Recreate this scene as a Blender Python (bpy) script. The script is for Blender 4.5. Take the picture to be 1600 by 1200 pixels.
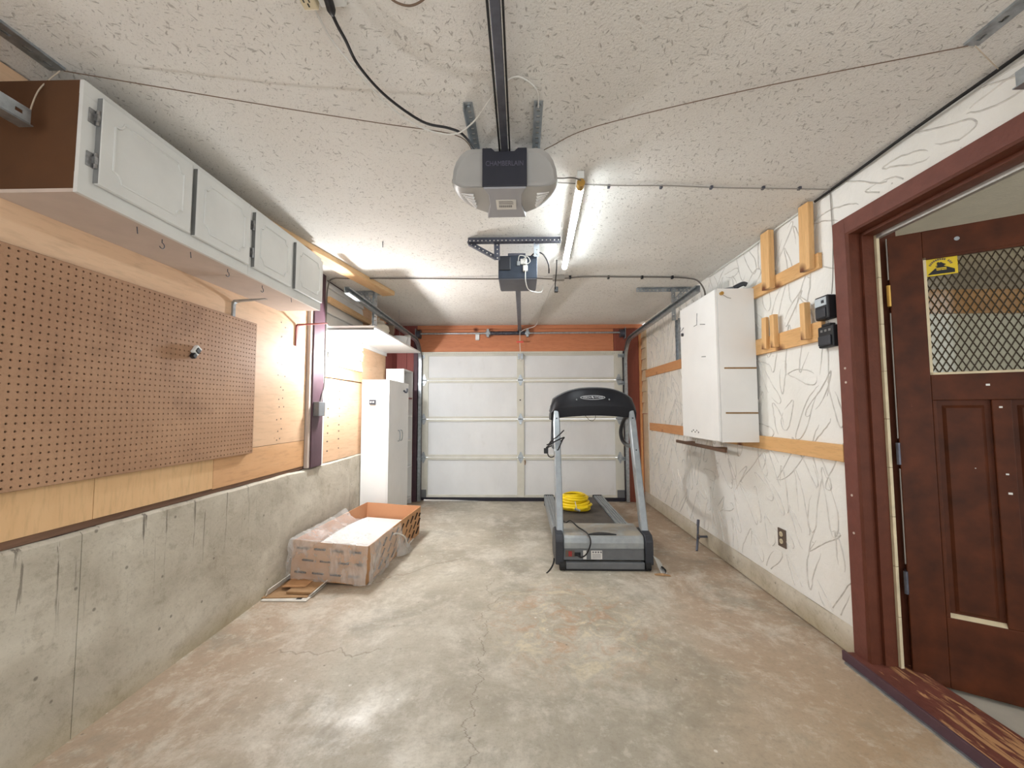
import bpy, math, random
from mathutils import Matrix, Vector, noise

# ------------------------------------------------------------------ scene, camera, world, exposure
S = bpy.context.scene
for o in list(bpy.data.objects):
    bpy.data.objects.remove(o)
C = S.collection
S.view_settings.view_transform = 'Standard'
S.view_settings.look = 'None'
S.view_settings.gamma = 1
S.view_settings.use_curve_mapping = False
S.view_settings.exposure = 0.45

F_PX = 640.0
yaw, pitch, roll = math.radians(1.35), math.radians(3.56), math.radians(-0.13)
cam_d = bpy.data.cameras.new('camera')
cam_d.sensor_fit = 'HORIZONTAL'
cam_d.sensor_width = 36.0
cam_d.lens = 36.0 * F_PX / 1600.0
cam_d.clip_start = 0.02
cam = bpy.data.objects.new('camera', cam_d)
C.objects.link(cam)
cam.location = (0, 0, 1.22)
cam.matrix_world = (Matrix.Translation((0, 0, 1.22)) @ Matrix.Rotation(yaw, 4, 'Z')
                    @ Matrix.Rotation(math.pi / 2 + pitch, 4, 'X') @ Matrix.Rotation(roll, 4, 'Z'))
S.camera = cam

W = bpy.data.worlds.new('daylight')
S.world = W
W.use_nodes = True
W.node_tree.nodes['Background'].inputs[0].default_value = (0.94, 0.97, 1.0, 1)
W.node_tree.nodes['Background'].inputs[1].default_value = 1.75

TUBE_POWER = 62.0      # ceiling tube emission
LAMP_POWER = 1050.0      # work light beside the shelf

# ------------------------------------------------------------------ room numbers (metres)
XL, XR, YD, ZC = -1.68, 1.622, 5.52, 2.365
XP = -1.70             # face of the plywood
rnd = random.Random(7)

# ------------------------------------------------------------------ materials
def lin(c):
    return tuple(((v / 255) / 12.92 if v / 255 <= .04045 else ((v / 255 + .055) / 1.055) ** 2.4) for v in c) + (1,)

class NT:
    def __init__(s, name):
        s.m = bpy.data.materials.new(name)
        s.m.use_nodes = True
        s.t = s.m.node_tree
        s.b = s.t.nodes['Principled BSDF']
        s.co = s.n('ShaderNodeTexCoord').outputs['Object']
    def n(s, k, **kw):
        nd = s.t.nodes.new(k)
        for a, v in kw.items():
            setattr(nd, a, v)
        return nd
    def link(s, a, b):
        s.t.links.new(a, b)
    def put(s, sock, v):
        if hasattr(v, 'is_linked') or isinstance(v, bpy.types.NodeSocket):
            s.link(v, sock)
        else:
            sock.default_value = v
    def mapping(s, scale=(1, 1, 1), loc=(0, 0, 0), rot=(0, 0, 0), co=None):
        m = s.n('ShaderNodeMapping')
        s.link(co or s.co, m.inputs[0])
        m.inputs['Scale'].default_value = scale
        m.inputs['Location'].default_value = loc
        m.inputs['Rotation'].default_value = rot
        return m.outputs[0]
    def noise(s, scale=5, detail=4, rough=.55, co=None, dist=0):
        nd = s.n('ShaderNodeTexNoise')
        s.link(co or s.co, nd.inputs['Vector'])
        nd.inputs['Scale'].default_value = scale
        nd.inputs['Detail'].default_value = detail
        nd.inputs['Roughness'].default_value = rough
        nd.inputs['Distortion'].default_value = dist
        return nd.outputs['Fac']
    def voro(s, scale=5, co=None, rand=1.0):
        nd = s.n('ShaderNodeTexVoronoi')
        s.link(co or s.co, nd.inputs['Vector'])
        nd.inputs['Scale'].default_value = scale
        nd.inputs['Randomness'].default_value = rand
        return nd
    def ramp(s, fac, *stops):
        r = s.n('ShaderNodeValToRGB')
        s.link(fac, r.inputs[0])
        e = r.color_ramp.elements
        while len(e) < len(stops):
            e.new(0.5)
        for i, (p, c) in enumerate(stops):
            e[i].position = p
            e[i].color = c if len(c) == 4 else lin(c)
        return r.outputs[0]
    def step(s, fac, a, b, inv=False):
        r = s.n('ShaderNodeMapRange')
        s.link(fac, r.inputs[0])
        r.inputs[1].default_value = a
        r.inputs[2].default_value = b
        r.inputs[3].default_value = 1 if inv else 0
        r.inputs[4].default_value = 0 if inv else 1
        return r.outputs[0]
    def mix(s, fac, a, b, mode='MIX'):
        m = s.n('ShaderNodeMix', data_type='RGBA', blend_type=mode)
        s.put(m.inputs[0], fac)
        s.put(m.inputs[6], a)
        s.put(m.inputs[7], b)
        return m.outputs[2]
    def math(s, op, a, b=0.0, c=0.0):
        m = s.n('ShaderNodeMath', operation=op)
        s.put(m.inputs[0], a)
        s.put(m.inputs[1], b)
        s.put(m.inputs[2], c)
        return m.outputs[0]
    def sep(s):
        x = s.n('ShaderNodeSeparateXYZ')
        s.link(s.co, x.inputs[0])
        return x.outputs
    def bump(s, h, strength=.3, dist=.01):
        b = s.n('ShaderNodeBump')
        s.link(h, b.inputs['Height'])
        b.inputs['Strength'].default_value = strength
        b.inputs['Distance'].default_value = dist
        s.link(b.outputs[0], s.b.inputs['Normal'])
    def out(s, col=None, rough=.6, metal=0.0, spec=.4):
        if col is not None:
            s.put(s.b.inputs['Base Color'], col)
        s.put(s.b.inputs['Roughness'], rough)
        s.b.inputs['Metallic'].default_value = metal
        s.b.inputs['Specular IOR Level'].default_value = spec
        return s.m

def plain(name, c, rough=.55, metal=0.0, var=.12, vs=9, bump=0.0, bs=80, spec=.4):
    t = NT(name)
    c = lin(c)
    f = t.noise(vs, 5)
    lo = tuple(v * (1 - var) for v in c[:3]) + (1,)
    hi = tuple(min(1, v * (1 + var)) for v in c[:3]) + (1,)
    col = t.ramp(f, (.3, lo), (.7, hi))
    if bump:
        t.bump(t.noise(bs, 3), bump)
    return t.out(col, rough, metal, spec)

def wood(name, dark, light, axis='Y', gs=14, stretch=9, knots=2.2, rough=.6, knotc=(96, 56, 30), contrast=1.0, ksize=.045):
    t = NT(name)
    sc = {'X': (1 / stretch, 1, 1), 'Y': (1, 1 / stretch, 1), 'Z': (1, 1, 1 / stretch)}[axis]
    co = t.mapping(scale=sc)
    f = t.noise(gs, 6, .6, co, .6)
    col = t.ramp(f, (.5 - .22 / contrast, dark), (.5 + .2 / contrast, light))
    f2 = t.noise(gs * 9, 4, .6, co)
    col = t.mix(t.math('MULTIPLY', t.step(f2, .5, .75), .4), col, lin(tuple(int(v * .8) for v in dark)))
    if knots:
        ks = {'X': (.8, 1, 1), 'Y': (1, .8, 1), 'Z': (1, 1, .8)}[axis]
        v = t.voro(knots, t.mapping(scale=ks, loc=(.3, .71, .13)))
        col = t.mix(t.step(v.outputs['Distance'], ksize * knots * .35, ksize * knots, True), col, lin(knotc))
    t.bump(f2, .12, .004)
    return t.out(col, rough, 0, .3)

M = {}
M['white_paint'] = plain('white_paint', (222, 222, 217), .45, var=.05)
M['cab_white'] = plain('cabinet_white', (214, 214, 210), .5, var=.06, vs=5)
M['laminate'] = plain('white_laminate', (232, 231, 228), .4, var=.03, vs=4)
M['brown_board'] = plain('brown_hardboard', (86, 56, 33), .7, var=.15, vs=6)
M['pink_board'] = plain('pale_board', (196, 180, 168), .7, var=.06)
M['gap_grey'] = plain('grey_edge', (120, 120, 118), .7)
M['galv'] = plain('galvanised_steel', (168, 174, 178), .38, .85, .25, 30)
M['steel_dark'] = plain('dark_steel', (92, 94, 104), .45, .6, .2, 30)
M['hinge'] = plain('hinge_steel', (150, 150, 150), .35, .8, .3, 60)
M['black'] = plain('black_plastic', (22, 22, 25), .45, var=.1)
M['rubber'] = plain('black_rubber', (30, 29, 30), .75)
M['dark_grey'] = plain('charcoal_plastic', (48, 50, 56), .42, var=.1)
M['console'] = plain('console_black', (19, 20, 26), .42, var=.1, spec=.3)
M['silver'] = plain('silver_paint', (150, 156, 160), .38, .35, .1, 20)
M['silver_dark'] = plain('grey_plastic', (104, 106, 108), .45, .1, .1, 12)
M['opener_grey'] = plain('opener_grey_plastic', (170, 168, 164), .45, 0, .04)
M['opener_low'] = plain('opener_light_grey', (160, 160, 164), .4, 0, .04)
M['opener_dark'] = plain('opener_dark_panel', (46, 47, 56), .5, 0, .05)
M['lens'] = plain('lamp_lens_white', (236, 236, 236), .3, 0, .02)
M['label'] = plain('label_white', (214, 212, 206), .6, 0, .04)
M['label_grey'] = plain('print_grey', (116, 112, 116), .7)
M['print_violet'] = plain('lettering_grey', (92, 90, 104), .6, 0, .05)
M['print_white'] = plain('lettering_white', (205, 208, 212), .6, 0, .03)
M['box_slate'] = plain('slate_housing', (58, 66, 78), .45, .3, .15, 12)
M['box_slate2'] = plain('grey_housing', (92, 92, 98), .5, .3, .08)
M['cream'] = plain('cream_plastic', (206, 192, 160), .45, 0, .04)
M['cable_black'] = plain('cable_black', (26, 24, 26), .55, 0, .08)
M['cable_grey'] = plain('cable_grey', (150, 145, 138), .6, 0, .08)
M['cable_white'] = plain('cable_white', (214, 212, 206), .55, 0, .05)
M['cable_mid'] = plain('cable_darkgrey', (104, 98, 92), .6, 0, .08)
M['cord_brown'] = plain('thin_cord_brown', (112, 92, 76), .8, 0, .1)
M['string'] = plain('string', (196, 180, 160), .8, 0, .1)
M['red_grip'] = plain('red_plastic', (226, 96, 84), .5, 0, .05)
M['brass'] = plain('brass', (188, 150, 80), .35, .8, .1)
M['yellow_hose'] = plain('yellow_rubber', (240, 208, 20), .4, 0, .06)
M['plum_paint'] = plain('plum_paint', (82, 58, 66), .55, 0, .12, 12)
M['frame_brown'] = plain('brown_gloss_paint', (110, 66, 56), .5, 0, .12, 16, .15, 60, .25)
M['frame_dark'] = plain('brown_stain', (92, 50, 35), .5, 0, .15, 14, .15, 60, .2)
M['strip'] = plain('weatherstrip', (206, 192, 160), .6, 0, .15, 12)
M['door_alu'] = plain('aluminium_strip', (186, 180, 172), .35, .7, .1)
M['garage_frame'] = plain('door_cream_paint', (206, 204, 192), .5, 0, .06, 7)
M['outlet_brown'] = plain('brown_plate', (96, 82, 72), .5)
M['tray_print'] = plain('box_print', (66, 50, 42), .8, 0, .2, 40)
M['card'] = plain('cardboard', (190, 144, 102), .85, 0, .07, 6, .1, 200)
M['card_in'] = plain('cardboard_inside', (196, 142, 104), .85, 0, .06, 5)
M['card_grey'] = plain('grey_board', (158, 124, 88), .85, 0, .1, 10)
M['card_white'] = plain('white_board', (206, 200, 190), .8, 0, .12, 14)
M['foam'] = plain('white_foam', (214, 214, 212), .7, 0, .02)
M['flower_pot'] = plain('stoneware', (196, 188, 172), .6, 0, .12, 20)
M['oak_edge'] = plain('bare_chipboard_edge', (150, 118, 82), .7, 0, .15, 60)
M['weather_black'] = plain('door_seal', (36, 34, 44), .6)
M['red_switch'] = plain('switch_red', (150, 46, 44), .4)
M['blue_label'] = plain('label_blue', (186, 196, 202), .5)
M['foil'] = plain('silver_tape', (190, 190, 186), .35, .6, .2, 30)
M['drive'] = plain('driveway', (226, 224, 220), .9, 0, .05)
M['yellow_sign'] = plain('sign_yellow', (214, 186, 40), .5, 0, .05)
M['mesh_dark'] = plain('dark_wire', (70, 60, 48), .5, .3, .1)
M['fine_sand'] = plain('adjoining_concrete', (170, 164, 152), .8, 0, .12, 4)
M['adj_wall'] = plain('adjoining_wall', (220, 218, 204), .7, 0, .05)
M['adj_shaded'] = plain('adjoining_shaded', (160, 148, 130), .8, 0, .08)
M['adj_ceiling'] = plain('adjoining_ceiling', (228, 218, 200), .8, 0, .05, 8, .3, 60)
M['exit_bright'] = plain('sensor_white', (230, 230, 228), .4, 0, .02)

M['ply'] = wood('plywood_face', (212, 172, 136), (230, 196, 162), 'Y', 5, 7, 4.2, .6, (150, 100, 66), .9, .016)
M['ply_pale'] = wood('plywood_pale', (216, 174, 126), (230, 192, 146), 'Z', 6, 6, 3.6, .6, (132, 88, 54), .7, .03)
M['ply_warm'] = wood('plywood_warm', (204, 154, 108), (224, 180, 136), 'Y', 6, 7, 3.4, .6, (140, 92, 60), .8, .016)
M['pine'] = wood('pine_board', (204, 156, 100), (228, 186, 132), 'Y', 16, 10, 4.5, .55, (104, 56, 26), .8, .045)
M['pine_v'] = wood('pine_stud', (206, 158, 102), (230, 190, 136), 'Z', 16, 10, 4.5, .55, (104, 56, 26), .8, .045)
M['orange_batten'] = wood('orange_batten', (200, 140, 90), (216, 162, 112), 'Y', 16, 10, 4.0, .55, (120, 66, 34), .8, .03)
M['ceil_plank'] = wood('ceiling_plank', (214, 172, 124), (232, 200, 156), 'Y', 14, 10, 2.5, .6, (120, 70, 40), .8, .03)
M['header'] = wood('orange_stained_header', (182, 112, 76), (204, 136, 98), 'X', 9, 8, 4.0, .5, (92, 40, 22), .8, .04)
M['redwood'] = wood('red_stained_board', (122, 64, 50), (142, 78, 62), 'Z', 9, 8, 3.0, .55, (70, 26, 20), .8, .03)
M['redwood_l'] = wood('plum_stained_board', (130, 68, 64), (152, 84, 76), 'Z', 9, 8, 4.0, .55, (80, 32, 28), .8, .03)
M['dark_stick'] = wood('dark_brown_stick', (100, 74, 58), (126, 96, 76), 'Y', 20, 10, 0, .6)
M['adj_plank'] = wood('adjoining_plank', (186, 134, 78), (212, 162, 104), 'X', 14, 10, 3.0, .6)
M['siding'] = plain('white_siding', (236, 234, 230), .5, 0, .05, 6)
M['siding_cream'] = plain('cream_siding', (206, 186, 156), .6, 0, .1, 10)

def door_leaf_mat():
    t = NT('scuffed_brown_door')
    col = t.ramp(t.noise(9, 5), (.3, (60, 30, 15)), (.7, (90, 46, 24)))
    sc = t.noise(30, 6, .7, t.mapping(scale=(1, 1, .35)))
    col = t.mix(t.math('MULTIPLY', t.step(sc, .68, .74), .6), col, lin((150, 96, 70)))
    return t.out(col, .5, 0, .2)
M['door_leaf'] = door_leaf_mat()

def sill_mat():
    t = NT('worn_sill_paint')
    col = t.ramp(t.noise(12, 5), (.3, (92, 48, 40)), (.7, (116, 66, 54)))
    w = t.noise(18, 6, .65, t.mapping(scale=(1.6, .22, 1)), .8)
    x = t.sep()
    w2 = t.math('ADD', w, t.math('MULTIPLY', t.step(x[1], -.2, -.75), .18))
    col = t.mix(t.step(w2, .54, .6), col, lin((176, 132, 92)))
    t.bump(w, .5, .01)
    return t.out(col, .6)
M['sill'] = sill_mat()

def floor_mat():
    t = NT('stained_concrete_floor')
    x = t.sep()
    n1 = t.noise(1.3, 6, .6, None, .4)
    col = t.ramp(n1, (.32, (154, 147, 132)), (.5, (177, 170, 154)), (.68, (194, 188, 173)))
    # dusty brown along both walls
    ax = t.math('ABSOLUTE', t.math('ADD', x[0], .12))
    edge = t.step(t.math('ADD', ax, t.math('MULTIPLY', t.noise(2.2, 5), .7)), 1.05, 1.6)
    col = t.mix(t.math('MULTIPLY', edge, .9), col, lin((172, 150, 128)))
    # pale worn patches and grey smears
    n2 = t.noise(2.4, 10, .74, t.mapping(scale=(1, .8, 1), loc=(4, 2, 0)), .3)
    col = t.mix(t.math('MULTIPLY', t.step(n2, .5, .62), .6), col, lin((214, 209, 196)))
    n3 = t.noise(2.1, 10, .72, t.mapping(loc=(9, 5, 0)), .4)
    col = t.mix(t.math('MULTIPLY', t.step(n3, .52, .64), .58), col, lin((142, 136, 122)))
    # rust patch in front of the treadmill
    dx = t.math('SUBTRACT', x[0], .28)
    dy = t.math('SUBTRACT', x[1], 2.45)
    d = t.math('ADD', t.math('MULTIPLY', dx, dx), t.math('MULTIPLY', t.math('MULTIPLY', dy, dy), .8))
    near = t.step(d, .05, .34, True)
    n4 = t.noise(7, 8, .7, t.mapping(loc=(1, 7, 0)), 1.0)
    rust = t.math('MULTIPLY', near, t.step(n4, .5, .62))
    col = t.mix(t.math('MULTIPLY', rust, .55), col, lin((182, 138, 98)))
    cream = t.math('MULTIPLY', near, t.step(n4, .48, .36))
    col = t.mix(t.math('MULTIPLY', cream, .7), col, lin((222, 208, 176)))
    # ochre tint near the doorway
    och = t.math('MULTIPLY', t.step(x[0], .3, 1.3), t.step(x[1], 2.3, 1.2))
    col = t.mix(t.math('MULTIPLY', och, .45), col, lin((186, 156, 112)))
    # paint specks and dirt
    v = t.voro(9, t.mapping(loc=(.2, .4, 0)))
    sp = t.math('MULTIPLY', t.step(v.outputs['Distance'], .05, .075, True), t.step(v.outputs['Color'], .55, .6))
    col = t.mix(t.math('MULTIPLY', sp, .8), col, lin((232, 230, 222)))
    v2 = t.voro(14, t.mapping(loc=(3.2, 1.4, 0)))
    sp2 = t.math('MULTIPLY', t.step(v2.outputs['Distance'], .05, .09, True), t.step(v2.outputs['Color'], .6, .65))
    col = t.mix(t.math('MULTIPLY', sp2, .6), col, lin((84, 74, 64)))
    fine = t.noise(60, 4, .7)
    col = t.mix(t.math('MULTIPLY', t.step(fine, .5, .75), .34), col, lin((124, 114, 98)))
    mid = t.noise(14, 8, .75, t.mapping(loc=(5, 5, 0)))
    col = t.mix(t.math('MULTIPLY', t.step(mid, .52, .66), .34), col, lin((146, 136, 116)))
    col = t.mix(t.math('MULTIPLY', t.step(mid, .46, .34), .4), col, lin((220, 215, 202)))
    # the long crack and two short ones
    wig = t.n('ShaderNodeTexNoise', noise_dimensions='1D')
    t.link(x[1], wig.inputs['W'])
    wig.inputs['Scale'].default_value = 5
    wig.inputs['Detail'].default_value = 6
    wig.inputs['Roughness'].default_value = .6
    cx = t.math('ADD', t.math('MULTIPLY', t.math('SUBTRACT', wig.outputs['Fac'], .5), .22), -.205)
    cd = t.math('ABSOLUTE', t.math('SUBTRACT', x[0], cx))
    cr = t.math('MULTIPLY', t.step(cd, .0012, .004, True), t.step(x[1], 3.2, 2.9))
    wig2 = t.n('ShaderNodeTexNoise', noise_dimensions='1D')
    t.link(x[0], wig2.inputs['W'])
    wig2.inputs['Scale'].default_value = 5
    wig2.inputs['Detail'].default_value = 6
    c2 = t.math('ADD', t.math('MULTIPLY', t.math('SUBTRACT', wig2.outputs['Fac'], .5), .3), 2.12)
    cd2 = t.math('ABSOLUTE', t.math('SUBTRACT', x[1], c2))
    cr2 = t.math('MULTIPLY', t.step(cd2, .003, .008, True), t.math('MULTIPLY', t.step(x[0], -.7, -.75), t.step(x[0], -1.3, -1.25)))
    c3 = t.math('ADD', t.math('MULTIPLY', t.math('SUBTRACT', wig2.outputs['Fac'], .5), .25), t.math('MULTIPLY_ADD', x[0], .9, 3.9))
    cd3 = t.math('ABSOLUTE', t.math('SUBTRACT', x[1], c3))
    cr3 = t.math('MULTIPLY', t.step(cd3, .004, .012, True), t.math('MULTIPLY', t.step(x[0], -.45, -.5), t.step(x[0], -1.1, -1.0)))
    crk = t.math('MAXIMUM', t.math('MULTIPLY', cr, .5), t.math('MULTIPLY', t.math('MAXIMUM', cr2, cr3), .4))
    col = t.mix(crk, col, lin((104, 88, 70)))
    h = t.math('SUBTRACT', t.math('ADD', t.math('MULTIPLY', n2, .5), t.math('MULTIPLY', fine, .12)), crk)
    t.bump(h, .25, .006)
    rg = t.math('SUBTRACT', .62, t.math('MULTIPLY', t.step(n2, .45, .62), .26))
    return t.out(col, rg, 0, .45)
M['floor'] = floor_mat()

def conc_mat():
    t = NT('board_formed_concrete')
    x = t.sep()
    n1 = t.noise(2.4, 7, .62, t.mapping(scale=(1, 1, 1.4)), .5)
    col = t.ramp(n1, (.3, (166, 157, 141)), (.5, (190, 182, 166)), (.7, (208, 201, 186)))
    n2 = t.noise(10, 10, .78, t.mapping(loc=(2, 3, 1)))
    col = t.mix(t.math('MULTIPLY', t.step(n2, .52, .66), .5), col, lin((140, 130, 112)))
    col = t.mix(t.math('MULTIPLY', t.step(t.noise(55, 5, .7), .54, .7), .3), col, lin((120, 112, 98)))
    # damp runs below the top edge
    st = t.noise(26, 6, .65, t.mapping(scale=(1, 1, .06)), .5)
    ln = t.math('MULTIPLY', t.step(st, .59, .63), t.step(t.math('ADD', x[2], t.math('MULTIPLY', t.noise(4, 2), .5)), .58, .95))
    ln = t.math('MULTIPLY', ln, t.step(x[1], 2.7, 2.3))
    col = t.mix(t.math('MULTIPLY', ln, .75), col, lin((78, 70, 62)))
    pit = t.voro(16)
    pm = t.math('MULTIPLY', t.step(pit.outputs['Distance'], .08, .14, True), t.step(pit.outputs['Color'], .7, .75))
    col = t.mix(t.math('MULTIPLY', pm, .6), col, lin((84, 78, 70)))
    # yellowed foot
    ft = t.step(t.math('ADD', x[2], t.math('MULTIPLY', n1, .2)), .22, .05)
    col = t.mix(t.math('MULTIPLY', ft, .4), col, lin((176, 158, 112)))
    t.bump(t.math('ADD', n1, t.math('MULTIPLY', t.noise(40, 5, .7), .3)), .35, .012)
    return t.out(col, .8, 0, .25)
M['concrete'] = conc_mat()

def ceil_mat():
    t = NT('flecked_stipple_ceiling')
    n1 = t.noise(1.2, 4)
    col = t.ramp(n1, (.35, (222, 218, 211)), (.65, (232, 229, 223)))
    tot = None
    for i, (rot, sc, th) in enumerate(((.3, 95, .69), (1.35, 105, .69), (2.4, 130, .69))):
        f = t.noise(sc, 2, .5, t.mapping(scale=(1, .3, 1), loc=(i * 3.1, i, 0), co=t.mapping(rot=(0, 0, rot))), .5)
        m = t.step(f, th - .03, th + .02)
        tot = m if tot is None else t.math('MAXIMUM', tot, m)
    sp = t.noise(190, 3, .6)
    tot2 = t.math('MAXIMUM', t.math('MULTIPLY', tot, .46), t.math('MULTIPLY', t.step(sp, .58, .7), .3))
    col = t.mix(tot2, col, lin((112, 102, 90)))
    t.bump(t.math('SUBTRACT', t.noise(120, 4, .65), t.math('MULTIPLY', tot, .6)), .6, .008)
    return t.out(col, .85, 0, .2)
M['ceiling'] = ceil_mat()

def stucco_mat():
    t = NT('white_trowelled_plaster')
    col = t.ramp(t.noise(2, 5), (.3, (226, 224, 217)), (.7, (238, 237, 233)))
    x = t.sep()
    col = t.mix(t.math('MULTIPLY', t.step(x[1], 3.6, 5.3), .3), col, lin((224, 206, 178)))
    pit = t.voro(18)
    pm = t.math('MULTIPLY', t.step(pit.outputs['Distance'], .05, .1, True), t.step(pit.outputs['Color'], .78, .8))
    col = t.mix(t.math('MULTIPLY', pm, .6), col, lin((128, 122, 116)))
    t.bump(t.noise(14, 5, .6, None, .6), .4, .02)
    return t.out(col, .7, 0, .25)
M['stucco'] = stucco_mat()
M['ridge'] = plain('plaster_ridge', (206, 203, 197), .8, 0, .15, 25)

def peg_mat():
    t = NT('hardboard_peg')
    col = t.ramp(t.noise(2.2, 6, .6), (.3, (160, 122, 94)), (.7, (182, 144, 113)))
    f = t.noise(120, 3, .6)
    col = t.mix(t.math('MULTIPLY', t.step(f, .5, .75), .25), col, lin((120, 84, 58)))
    s = t.noise(3.2, 5, .6, t.mapping(loc=(3, 1, 4)))
    col = t.mix(t.math('MULTIPLY', t.step(s, .6, .72), .4), col, lin((116, 82, 60)))
    return t.out(col, .65, 0, .3)
M['peg'] = peg_mat()

def gdoor_mat():
    t = NT('garage_door_foam_panel')
    col = t.ramp(t.noise(3, 5, .6, t.mapping(scale=(1, 1, .6))), (.3, (216, 217, 217)), (.7, (226, 227, 227)))
    s = t.noise(5, 6, .7, t.mapping(scale=(1, 1, .5), loc=(2, 2, 2)))
    col = t.mix(t.math('MULTIPLY', t.step(s, .6, .8), .3), col, lin((176, 172, 160)))
    return t.out(col, .55, 0, .3)
M['gpanel'] = gdoor_mat()

def belt_mat():
    t = NT('running_belt')
    col = t.ramp(t.noise(7, 5), (.3, (70, 66, 62)), (.7, (94, 88, 82)))
    t.bump(t.noise(300, 2), .2, .002)
    return t.out(col, .7)
M['belt'] = belt_mat()

def dusty_mat():
    t = NT('dusty_silver_hood')
    x = t.sep()
    col = t.ramp(t.noise(14, 4), (.3, (138, 142, 144)), (.7, (156, 160, 160)))
    g = t.n('ShaderNodeNewGeometry')
    sx = t.n('ShaderNodeSeparateXYZ')
    t.link(g.outputs['Normal'], sx.inputs[0])
    dust = t.math('MULTIPLY', t.step(sx.outputs[2], .75, .98), t.step(t.noise(9, 5), .3, .55))
    col = t.mix(t.math('MULTIPLY', dust, .75), col, lin((160, 150, 132)))
    return t.out(col, t.math('ADD', .35, t.math('MULTIPLY', dust, .4)), .25)
M['hood'] = dusty_mat()

def wrap_mat():
    t = NT('clear_plastic_wrap')
    tr = t.n('ShaderNodeBsdfTransparent')
    gl = t.n('ShaderNodeBsdfPrincipled')
    gl.inputs['Base Color'].default_value = (.93, .92, .9, 1)
    gl.inputs['Roughness'].default_value = .22
    gl.inputs['Specular IOR Level'].default_value = .8
    f = t.noise(5, 5, .55, t.mapping(scale=(1.2, 1, .9)), .3)
    b = t.n('ShaderNodeBump')
    t.link(t.noise(13, 4, .5, t.mapping(scale=(1.3, 1, .9)), .8), b.inputs['Height'])
    b.inputs['Strength'].default_value = .7
    b.inputs['Distance'].default_value = .03
    t.link(b.outputs[0], gl.inputs['Normal'])
    mx = t.n('ShaderNodeMixShader')
    mr = t.n('ShaderNodeMapRange')
    t.link(f, mr.inputs[0])
    mr.inputs[1].default_value = .3
    mr.inputs[2].default_value = .7
    mr.inputs[3].default_value = .13
    mr.inputs[4].default_value = .44
    t.link(mr.outputs[0], mx.inputs[0])
    t.link(tr.outputs[0], mx.inputs[1])
    t.link(gl.outputs[0], mx.inputs[2])
    o = [n for n in t.t.nodes if n.type == 'OUTPUT_MATERIAL'][0]
    t.link(mx.outputs[0], o.inputs['Surface'])
    return t.m
M['wrap'] = wrap_mat()

def glass_mat():
    t = NT('dusty_window_glass')
    tr = t.n('ShaderNodeBsdfTransparent')
    tr.inputs[0].default_value = (.9, .9, .86, 1)
    gl = t.n('ShaderNodeBsdfGlossy')
    gl.inputs['Roughness'].default_value = .08
    mx = t.n('ShaderNodeMixShader')
    mx.inputs[0].default_value = .06
    t.link(tr.outputs[0], mx.inputs[1])
    t.link(gl.outputs[0], mx.inputs[2])
    o = [n for n in t.t.nodes if n.type == 'OUTPUT_MATERIAL'][0]
    t.link(mx.outputs[0], o.inputs['Surface'])
    return t.m
M['glass'] = glass_mat()

def emit(name, c, p):
    m = bpy.data.materials.new(name)
    m.use_nodes = True
    b = m.node_tree.nodes['Principled BSDF']
    b.inputs['Base Color'].default_value = (.9, .9, .9, 1)
    b.inputs['Emission Color'].default_value = c + (1,)
    b.inputs['Emission Strength'].default_value = p
    return m
M['tube'] = emit('lit_tube', (.88, .96, 1.0), TUBE_POWER)
M['lamp'] = emit('lit_work_lamp', (.97, .98, 1.0), LAMP_POWER)

# ------------------------------------------------------------------ mesh helpers
ORG = {}

def frame(o, u, v):
    u = Vector(u).normalized()
    v = Vector(v)
    v = (v - u * v.dot(u)).normalized()
    w = u.cross(v)
    m = Matrix.Identity(4)
    for i in range(3):
        m[i][0], m[i][1], m[i][2], m[i][3] = u[i], v[i], w[i], o[i]
    return m

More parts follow.
